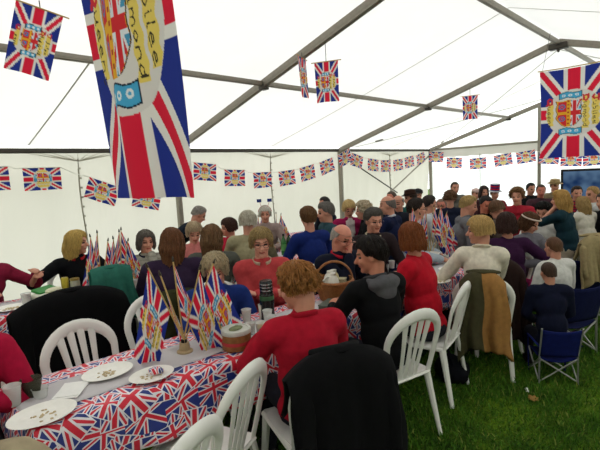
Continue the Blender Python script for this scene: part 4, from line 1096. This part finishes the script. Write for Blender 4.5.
for (u, w_, X, yaw, s, lb) in ((302, 58, 4.35, -1.15, 1., 'small jubilee flag seen nearly edge on below the near roof beam'), (326, 62, 4.43, .45, 1., 'small jubilee flag turned to the camera below the near roof beam'),
                               (470, 96, 9.1, .35, .95, 'small jubilee flag hung from the second roof beam'), (40, 9, 1.36, 1.25, 1.12, 'small jubilee flag hung from a stick at the top left corner')):
    rafter_flag(u, w_, X, lb, yaw, .28 if u == 40 else 0., s=s)
# ---------------------------------------------------------------- television
TVx = 13.0; P = atx(590, 184, TVx); root = empty('television', (P[0], P[1], 0), PI, 'large black framed screen showing a blue picture, on a stand at the right', 'television')
def scr():
    mt, nt, out = nodes('lit screen'); L = nt.links.new; tc = N(nt, 'ShaderNodeTexCoord'); nz = N(nt, 'ShaderNodeTexNoise'); nz.inputs['Scale'].default_value = 2.5; L(tc.outputs['Object'], nz.inputs[0])
    r = N(nt, 'ShaderNodeValToRGB'); e = r.color_ramp.elements; e[0].position = .35; e[0].color = hexc('2d4f86')+(1,); e[1].position = .6; e[1].color = hexc('7fa6cf')+(1,)
    em = N(nt, 'ShaderNodeEmission'); L(nz.outputs[0], r.inputs[0]); L(r.outputs[0], em.inputs[0]); em.inputs[1].default_value = .35; L(em.outputs[0], out.inputs[0]); return mt
zc = P[2]; g = G(); g.box((0, 0, zc), (.06, 1.28, .76)); fr_ = g.build('frame', blackp, root)
g = G(); g.box((.032, 0, zc+.005), (.004, 1.16, .64), bev=.001); g.build('screen', scr(), fr_)
g = G(); g.tube([(-.03, 0, zc), (-.03, 0, .06)], .03, 10); g.build('pole', alud, root); g = G(); g.box((-.03, 0, .03), (.6, .7, .05)); g.build('base', alud, root)
# ---------------------------------------------------------------- people at the near table, near side
def at(u, v, D): return CAM+ray(u, v)*D
R_ = math.radians
def coat_on(root, cols, label, **k):
    fa = root.rotation_euler[2]; return coat(root.location.x, root.location.y, fa, cols, label, **k)
p, _, _ = person('person with curly ginger hair in a red fleece, back to the camera', (297, 284), 1.12, 68, 112, hair=('curly', 'a8703a'), top='b3182e', topname='fleece', res=.009, pitch=.2, heavy=1.1, collar='b3182e', L='table', R='table', D=2.4)
coat_on(p, ['0b0b0d'], 'black coat hung over the chair of the person in red fleece', length=.84, wide=.52, seed=1, zt=.93)
p, _, _ = person('young person in a black hoodie with grey hood, in profile by the basket', (370, 253), 1.2, 76, 122, hair=('full', '1d1511'), top='101012', topname='hoodie', res=.009, pitch=.2, collar='4c4b4e', sk='bd7c62', chairlab=True)
p, _, _ = person('person with shoulder length auburn hair in a bright red jumper, seen from behind', (411, 236), 1.24, 100, 64, hair=('bob', '84471f'), top='bd1528', res=.009, pitch=.1, heavy=1.1, D=3.6, chairlab=True)
p, _, _ = person('person with short blonde hair in a cream fleece, in profile', (479, 229), None, 24, 112, hair=('shortbob', 'cda869'), top='e8dfcb', topname='fleece', res=.010, collar='d6ccb2', heavy=1.0, D=4.0, L=(.36, .22, .82), R=(.42, .04, .82), wide=0.9, chairlab=True)
coat_on(p, ['4a4630', 'a37642'], 'olive and tan coat hung over the chair of the person in cream fleece', length=.60, wide=.33, seed=5, zt=.93, sleeves=False)
p4 = p
p, _, _ = person('person with dark brown hair in a purple cardigan stretching one arm to the right', (506, 223), None, 40, 42, hair=('bob', '3b2119'), top='38183a', topname='cardigan', res=.011, legs='1f3590', R=(.22,-.52,.86), D=4.75, chairlab=False)
pass
person('person with brown hair bowing down behind the purple cardigan', (496, 208), None, 75, 80, hair=('shortbob', '5f4026'), top='5d5048', res=.014, pitch=.4, D=6.2)
person('child with a flower in brown hair and grey top looking down to the right', (530, 221), None, 250, 262, hair=('bob', '5d3c24'), top='75727a', D=4.9, pitch=.45, s=.92, res=.012, legs='c0306a', hat=('band', 'd8c0b0', 'd8c0b0'))
person('person with short black hair in a white cardigan leaning to the left', (543, 210), None, 196, 178, hair=('full', '14100e'), top='dad8d2', topname='cardigan', D=5.8, res=.012, pitch=.35, heavy=1.05)
person('standing child with long blonde hair and dark teal top, hand raised to the face', (560, 198), None, 88, 105, st=True, hair=('long', 'c69c58'), top='17323c', D=5.35, res=.012, legs='b9ad98', L='chin', R='down', sleeve=.5)
person('standing person with light hair in a white shirt, right of the long blonde hair', (582, 203), None, 60, 75, st=True, hair=('long', 'b3935e'), top='d5cdbf', D=6.2, res=.013, legs='8a8272', R='table')
person('person in red top with striped sleeve at the right behind the blondes', (577, 192), None, 200, 210, hair=('short', '2e211a'), top='a92336', stripes='1d2540', D=7.6, res=.015)
person('person with light brown short hair and white shirt at the right edge', (592, 193), None, 150, 140, hair=('short', 'a5814e'), top='d6d6d2', D=7.0, res=.014)
person('person at the right edge with dark hair and black top below the screen', (603, 200), None, 160, 160, hair=('short', '3a2a20'), top='16171a', D=6.2, res=.015)
# far right crowd
person('person in a beige sun hat left of the screen', (555, 185), None, 230, 225, hair=('short', '6a5238'), top='8c7a62', D=9.4, res=.018, hat=('brim', 'b39a70', '6a5238'))
person('person with dark hair and dark jacket beside the gable post', (531, 188), None, 225, 225, hair=('short', '15110f'), top='1a1a1e', D=9.2, res=.018)
person('person with ruddy face and thin hair right of the dark haired one', (541, 190), None, 215, 205, hair=('thin', '4a3a30'), top='4a3038', D=8.3, res=.018, sk='c27460')
person('person with fluffy brown hair behind two small hand flags', (517, 195), None, 200, 190, hair=('curly', '7a5634'), top='b02a3a', D=6.4, res=.015)
person('person in a union flag top hat and red top at the back', (495, 193), None, 225, 230, hair=('short', '5a4030'), top='8a1c30', D=9.5, res=.018, hat=('top', 'c8c2c8', '24306e'))
person('person with long dark hair at the back by the top hat', (484, 191), None, 235, 220, hair=('long', '2c1d18'), top='4a2a30', D=9.0, res=.018)
person('person with pale paper crown, farthest back beside the long dark hair', (476, 193), None, 225, 235, hair=('short', '8a6a50'), top='b89a88', D=10.3, res=.018, hat=('cap', 'd6b8b0', 'c89'.replace('c89', 'c08890')))
person('person with dark hair and black jacket facing the camera in the crowd', (486, 203), None, 225, 232, hair=('short', '1c1512'), top='121215', D=6.3, res=.014, pitch=.3, sk='bd7058')
person('person with short blonde hair in a grey top, turned to the right', (469, 204), None, -50, -62, hair=('short', 'b89a62'), top='6f6e72', D=5.6, res=.013, lean=.35, pitch=.3)
person('person standing out at the back, grey top, centre of the gable', (455, 187), None, 225, 225, hair=('crop', '4a3528'), top='6a6660', D=8.8, res=.018)
person('person with bushy brown hair in navy, back to the camera', (450, 198), None, 30, 28, hair=('curly', '5f3e24'), top='1b2033', D=7.0, res=.015)
person('person with red face between the bushy hair and the flags', (441, 205), None, 215, 205, hair=('thin', '8a7060'), top='3a3034', D=7.6, res=.016, sk='c27462')
person('person with dark hair and white shirt looking right by the second flags', (430, 203), None, -50, -40, hair=('short', '261b16'), top='c9ccd2', topname='shirt', D=6.2, res=.014)
person('person with dark rimmed glasses in a pale blue shirt looking right', (417, 208), None, -60, -45, hair=('short', '2b2019'), top='b9c4cf', topname='shirt', D=5.1, res=.011, glasses=True)
person('person in a dark brown brimmed hat and teal jacket', (410, 197), None, 150, 140, hair=('short', '3a2a20'), top='265a58', topname='jacket', D=7.4, res=.015, hat=('brim', '3a251c', '22150f'))
person('person in a flat dark cap behind the brimmed hat', (418, 194), None, 240, 230, hair=('short', '4a4038'), top='3a3a3c', D=8.8, res=.018, hat=('cap', '2a2a2c', '2a2a2c'))
person('bald person in a dark suit facing right, nearest the corner post', (398, 202), None, 200, 190, hair=('bald', '8a8078'), top='22242e', D=6.6, res=.015)
person('bald person in a navy blazer with back to the camera', (387, 204), None, 100, 125, hair=('bald', '6a625c'), top='161e3e', topname='blazer', D=5.7, res=.013, heavy=1.1, collar='c8ccd4')
person('ruddy person looking over the navy blazer', (391, 197), None, 180, 170, hair=('thin', '5a4a40'), top='2a2e3c', D=7.9, res=.016, sk='c27864')
# near table, far side
person('grey haired person in a dark jacket with cream scarf, facing the camera', (374, 219), None, 240, 240, hair=('full', '5b564f'), top='2b2023', topname='jacket', D=4.5, res=.010, collar='cbbfa4', pitch=.15, heavy=1.1, glasses=True)
person('bald person in a navy jumper with red collar eating with one hand', (342, 235), None, 262, 268, hair=('bald', 'a09a92'), top='131728', D=3.9, res=.009, collar='b52034', pitch=.4, lean=.35, R='mouth', glasses=True, heavy=1.15, sk='c98670')
person('person with fluffy ash blonde hair and black top by the wall post', (363, 209), None, 130, 120, hair=('curly', 'b5a588'), top='121214', D=6.0, res=.014)
person('blonde person in a magenta jacket with glasses looking down, before the wall post', (349, 207), None, 235, 235, hair=('shortbob', 'c4a66c'), top='9c1c50', topname='jacket', D=6.3, res=.014, pitch=.45, glasses=True, open_='d0c4c0')
person('grey haired person in a slate teal jacket in profile looking left', (325, 211), None, 150, 146, hair=('full', '7a756e'), top='2d4a52', topname='jacket', D=5.6, res=.013, heavy=1.1)
person('dark capped person behind the slate teal jacket', (324, 203), None, 160, 165, hair=('short', '2a2624'), top='1e2430', D=7.4, res=.016)
person('person with short brown hair in a royal blue jumper, seen from behind', (308, 217), None, 75, 60, hair=('full', '6e4c2c'), top='182a6c', D=4.9, res=.012, heavy=1.05)
person('person with glasses and sandy hair in a coral jumper, arms folded', (261, 241), None, 236, 232, hair=('shortbob', 'a58c5c'), top='c4484a', D=3.7, res=.009, L='fold', R='fold', glasses=True, collar='c8b49a', heavy=1.15, sk='cf937c')
pb, Cb, _ = person('elderly person with pale hair in a blue jacket looking down, behind the flags', (215, 267), None, 238, 225, hair=('shortbob', 'b8a684'), top='1f3577', topname='jacket', D=3.3, res=.009, pitch=.4, L='lap', R='plate', collar='b9b09a', open_='6c7a9c')
# middle row
person('person with silver white hair in a beige coat, back to the camera', (248, 221), None, 50, 42, hair=('shortbob', 'c9c2ae'), top='9d9574', topname='coat', D=5.0, res=.012, heavy=1.15)
person('person with dark brown hair in a red top looking to the left', (228, 226), None, 190, 166, hair=('shortbob', '4b3128'), top='c02540', D=5.9, res=.012, tilt=-.2)
person('person with long light brown hair in a grey jacket, back to the camera', (212, 236), None, 45, 38, hair=('long', '7a5a3a'), top='55574f', topname='jacket', D=4.3, res=.012, heavy=1.1)
person('person with white hair and flag headgear by the back wall', (265, 213), None, 225, 230, hair=('shortbob', 'c5beb0'), top='a08c86', D=6.6, res=.015, hat=('deely', 'c03048', '283a86'))
person('person with pale grey hair in a salmon pink top looking down', (194, 231), None, 240, 245, hair=('shortbob', 'bfa988'), top='d3807a', D=5.3, res=.012, pitch=.4)
person('standing person in a dark navy jacket bending down to the right', (199, 211), None, -28, -30, st=True, lean=.95, hair=('short', 'a39c94'), top='141d2a', topname='jacket', D=6.2, res=.013, L='fwd', R='hang', pitch=.6)
p, _, _ = person('person with long brown hair in a dark purple jacket, back to the camera', (172, 241), None, 62, 55, hair=('long', '744a2c'), top='33243c', topname='jacket', D=3.8, res=.012, heavy=1.2, wide=1.1)
coat_on(p, ['34341c'], 'olive green coat on the chair of the dark purple jacket', length=.7, wide=.5, seed=12)
person('person with grey bobbed hair in a pale striped top and dark scarf', (146, 240), None, 248, 258, hair=('bob', '6d665e'), top='aaa698', D=4.9, res=.011, collar='1c2036', L='chin', stripes='989486')
person('blonde person in a black top with red scarf reaching out to the left', (77, 241), None, 262, -40, hair=('long', 'd2b164'), top='0f1014', D=4.6, res=.010, sleeve=.25, collar='c22a30', R=(.40, -.42, .92), L=(.36, .20, .84), pitch=.08)
person('person in a crimson jacket bent over the table at the left edge', (-16, 250), None, 285, 290, hair=('short', '7a6a5a'), top='8c1f3c', topname='jacket', D=3.95, res=.011, L=(.46, .30, .93), R='table', lean=.4, heavy=1.2)
person('person in a raspberry red jumper, one sleeve in view at the lower left edge', (-58, 312), None, 262, 262, hair=('short', '8a7a66'), top='b4153c', D=1.95, res=.009, L=(.30, .10, .80), heavy=1.1, wide=1.05)
person('person in a beige cardigan just at the bottom left corner of the photo', (-72, 400), 1.16, 78, 80, hair=('shortbob', 'b0a088'), top='b3a486', topname='cardigan', res=.010, L='table', R='table')
# children at the right
person('small child with cropped brown hair in a white t-shirt, back to the camera', (553, 246), None, 60, 66, hair=('crop', '5a3a22'), top='dcdad4', topname='shirt', s=0.85, seatz=0.32, res=.010, chairlab=False, sleeve=.3, L='lap', R='lap', legs='2a2c38', D=4.4)
tod, _, _ = person('toddler with cropped hair in a navy top sitting in a blue folding chair', (548, 271), None, 36, 50, hair=('crop', '402a1c'), top='12162c', s=0.72, seatz=0.26, res=.010, chairlab=False, L='lap', R='lap', D=3.8)
# ---------------------------------------------------------------- camp chairs and a stool
tubem = mat('silver tube', '9c9c98', .35, .05, metal=.6); nav = cloth('141a44', 'navy canvas')
def camp(x, y, rz, label, k=1., col=nav):
    root = empty('folding_chair', (x, y, gz(x)), rz, label, 'chair'); s = k
    P = np.array([[(.2*a*s, .21*b*s, (.33-.035*(1-b*b)*(1-.4*a))*s) for b in np.linspace(-1, 1, 12)] for a in np.linspace(-1, 1, 10)])
    grid_obj('seat', P, col, root, thick=.008)
    P = np.array([[((-.20-.10*t-.03*(1-b*b))*s, .22*b*s, (.36+.36*t-.02*(1-b*b)*t)*s) for b in np.linspace(-1, 1, 12)] for t in np.linspace(0, 1, 10)])
    grid_obj('backrest', P, col, root, thick=.010)
    for sy in (-1, 1):
        g = G(); g.tube([(-.20*s, .22*sy*s, 0), (-.20*s, .215*sy*s, .36*s), (-.31*s, .225*sy*s, .74*s)], .011*s, 8); g.build('back_post', tubem, root)
        g = G(); g.tube([(-.2*s, .22*sy*s, .02), (.2*s, .22*sy*s, .33*s)], .009*s, 8); g.tube([(.2*s, .22*sy*s, .02), (-.2*s, .22*sy*s, .33*s)], .009*s, 8); g.build('leg', tubem, root)
        g = G(); g.tube([(-.24*s, .235*sy*s, .50*s), (.2*s, .235*sy*s, .50*s)], .016*s, 8, flat=.4); g.tube([(.2*s, .23*sy*s, .50*s), (.2*s, .22*sy*s, .0)], .010*s, 8); g.build('armrest', col, root)
    for sx in (-1, 1):
        g = G(); g.tube([(.2*sx*s, -.22*s, .02), (.2*sx*s, .22*s, .33*s)], .009*s, 8); g.tube([(.2*sx*s, .22*s, .02), (.2*sx*s, -.22*s, .33*s)], .009*s, 8); g.build('leg', tubem, root)
    return root
camp(tod.location.x, tod.location.y, R_(34), 'small navy blue folding chair with silver crossed legs, seating the toddler', .66, cloth('141f60', 'blue canvas'))
ch_ = PEOPLE[-2]; camp(ch_.location.x, ch_.location.y, R_(60), 'dark folding chair under the child in white t-shirt', .96)
P = atz(586, 322, 0.); cc = camp(P[0]+.15, P[1]+.12, R_(40), 'navy folding chair with silver legs at the right edge', 1.05)
coat(cc.location.x, cc.location.y, R_(40), ['a5946c'], 'beige coat hung high over the navy folding chair at the right edge', length=.50, wide=.30, seed=21, zt=1.02)
# ---------------------------------------------------------------- empty chairs
def back_at(u, v, z, rz, label, **k):
    P = atz(u, v, z); q = Rz(R_(rz))@np.array([-.33, 0, 0]); return chair(P[0]-q[0], P[1]-q[1], R_(rz), label, **k)
back_at(73, 326, .87, -80, 'empty white chair facing the camera between the black coat and the two nearest plates')
back_at(146, 299, .87, -80, 'empty white chair facing the camera behind the nearest flag bunch')
back_at(252, 372, .87, 112, 'white chair with its back to the camera, lower middle left of the red fleece')
back_at(196, 438, .87, 112, 'white chair cut off by the bottom edge of the photo')
P = aty(72, 292, 3.40); cx = P[0]; c = chair(cx, 3.72, R_(88), 'white chair hidden under the large black coat'); coat(cx, 3.72, R_(88), ['08080a'], 'large black coat spread over a chair behind the first empty white chair', length=.80, wide=.76, seed=3, zt=.965)
P = aty(112, 274, 3.56); chair(P[0], 3.86, R_(86), 'white chair under the teal green jacket'); coat(P[0], 3.86, R_(86), ['2f6a5c'], 'teal green jacket over a chair below the middle row flags', length=.42, wide=.30, seed=4, zt=1.06, name='jacket', sleeves=False, arch_=.02)
c = back_at(503, 266, .87, 50, 'white plastic chair under the purple cardigan, covered by the brown coat'); coat(c.location.x, c.location.y, R_(50), ['2a1a16'], 'dark brown coat hanging behind the purple cardigan', length=.70, wide=.36, seed=8, zt=.91)
back_at(521, 254, .87, 64, 'white plastic chair partly seen right of the dark brown coat')
# ---------------------------------------------------------------- bags on the grass
def bag(p, d, col, label, rz=0):
    g = G(); g.ell((0, 0, d[2]*.45), (d[0]/2, d[1]/2, d[2]*.5)); g.box((0, 0, d[2]*.36), (d[0]*.86, d[1]*.8, d[2]*.66), bev=.04)
    me = fuse(g, .012, 6); fold(me, .010, 20, int(p[0]*100)); V = vget(me); V[:, 2] = np.maximum(V[:, 2], 0); vset(me, V); me.materials.append(cloth(col, 'bag cloth'))
    root = empty('shoulder_bag', p, rz, label, 'bag'); link(bpy.data.objects.new('bag_body', me), root)
    g = G(); g.tube([(-d[0]*.32, 0, d[2]*.8), (-d[0]*.2, .02, d[2]*1.15), (0, .03, d[2]*1.24), (d[0]*.2, .02, d[2]*1.15), (d[0]*.32, 0, d[2]*.8)], .011, 7, flat=.5); g.build('strap', cloth(col, 'bag cloth'), root)
bag(atz(452, 378, .0), (.42, .28, .2), '0c0d14', 'black bag lying on the grass under the coat covered chair', .6)
bag(atz(418, 366, .0)+np.array([.25, .15, -.007]), (.30, .26, .30), '12301f', 'dark green bag on the grass between two white chairs', .3)
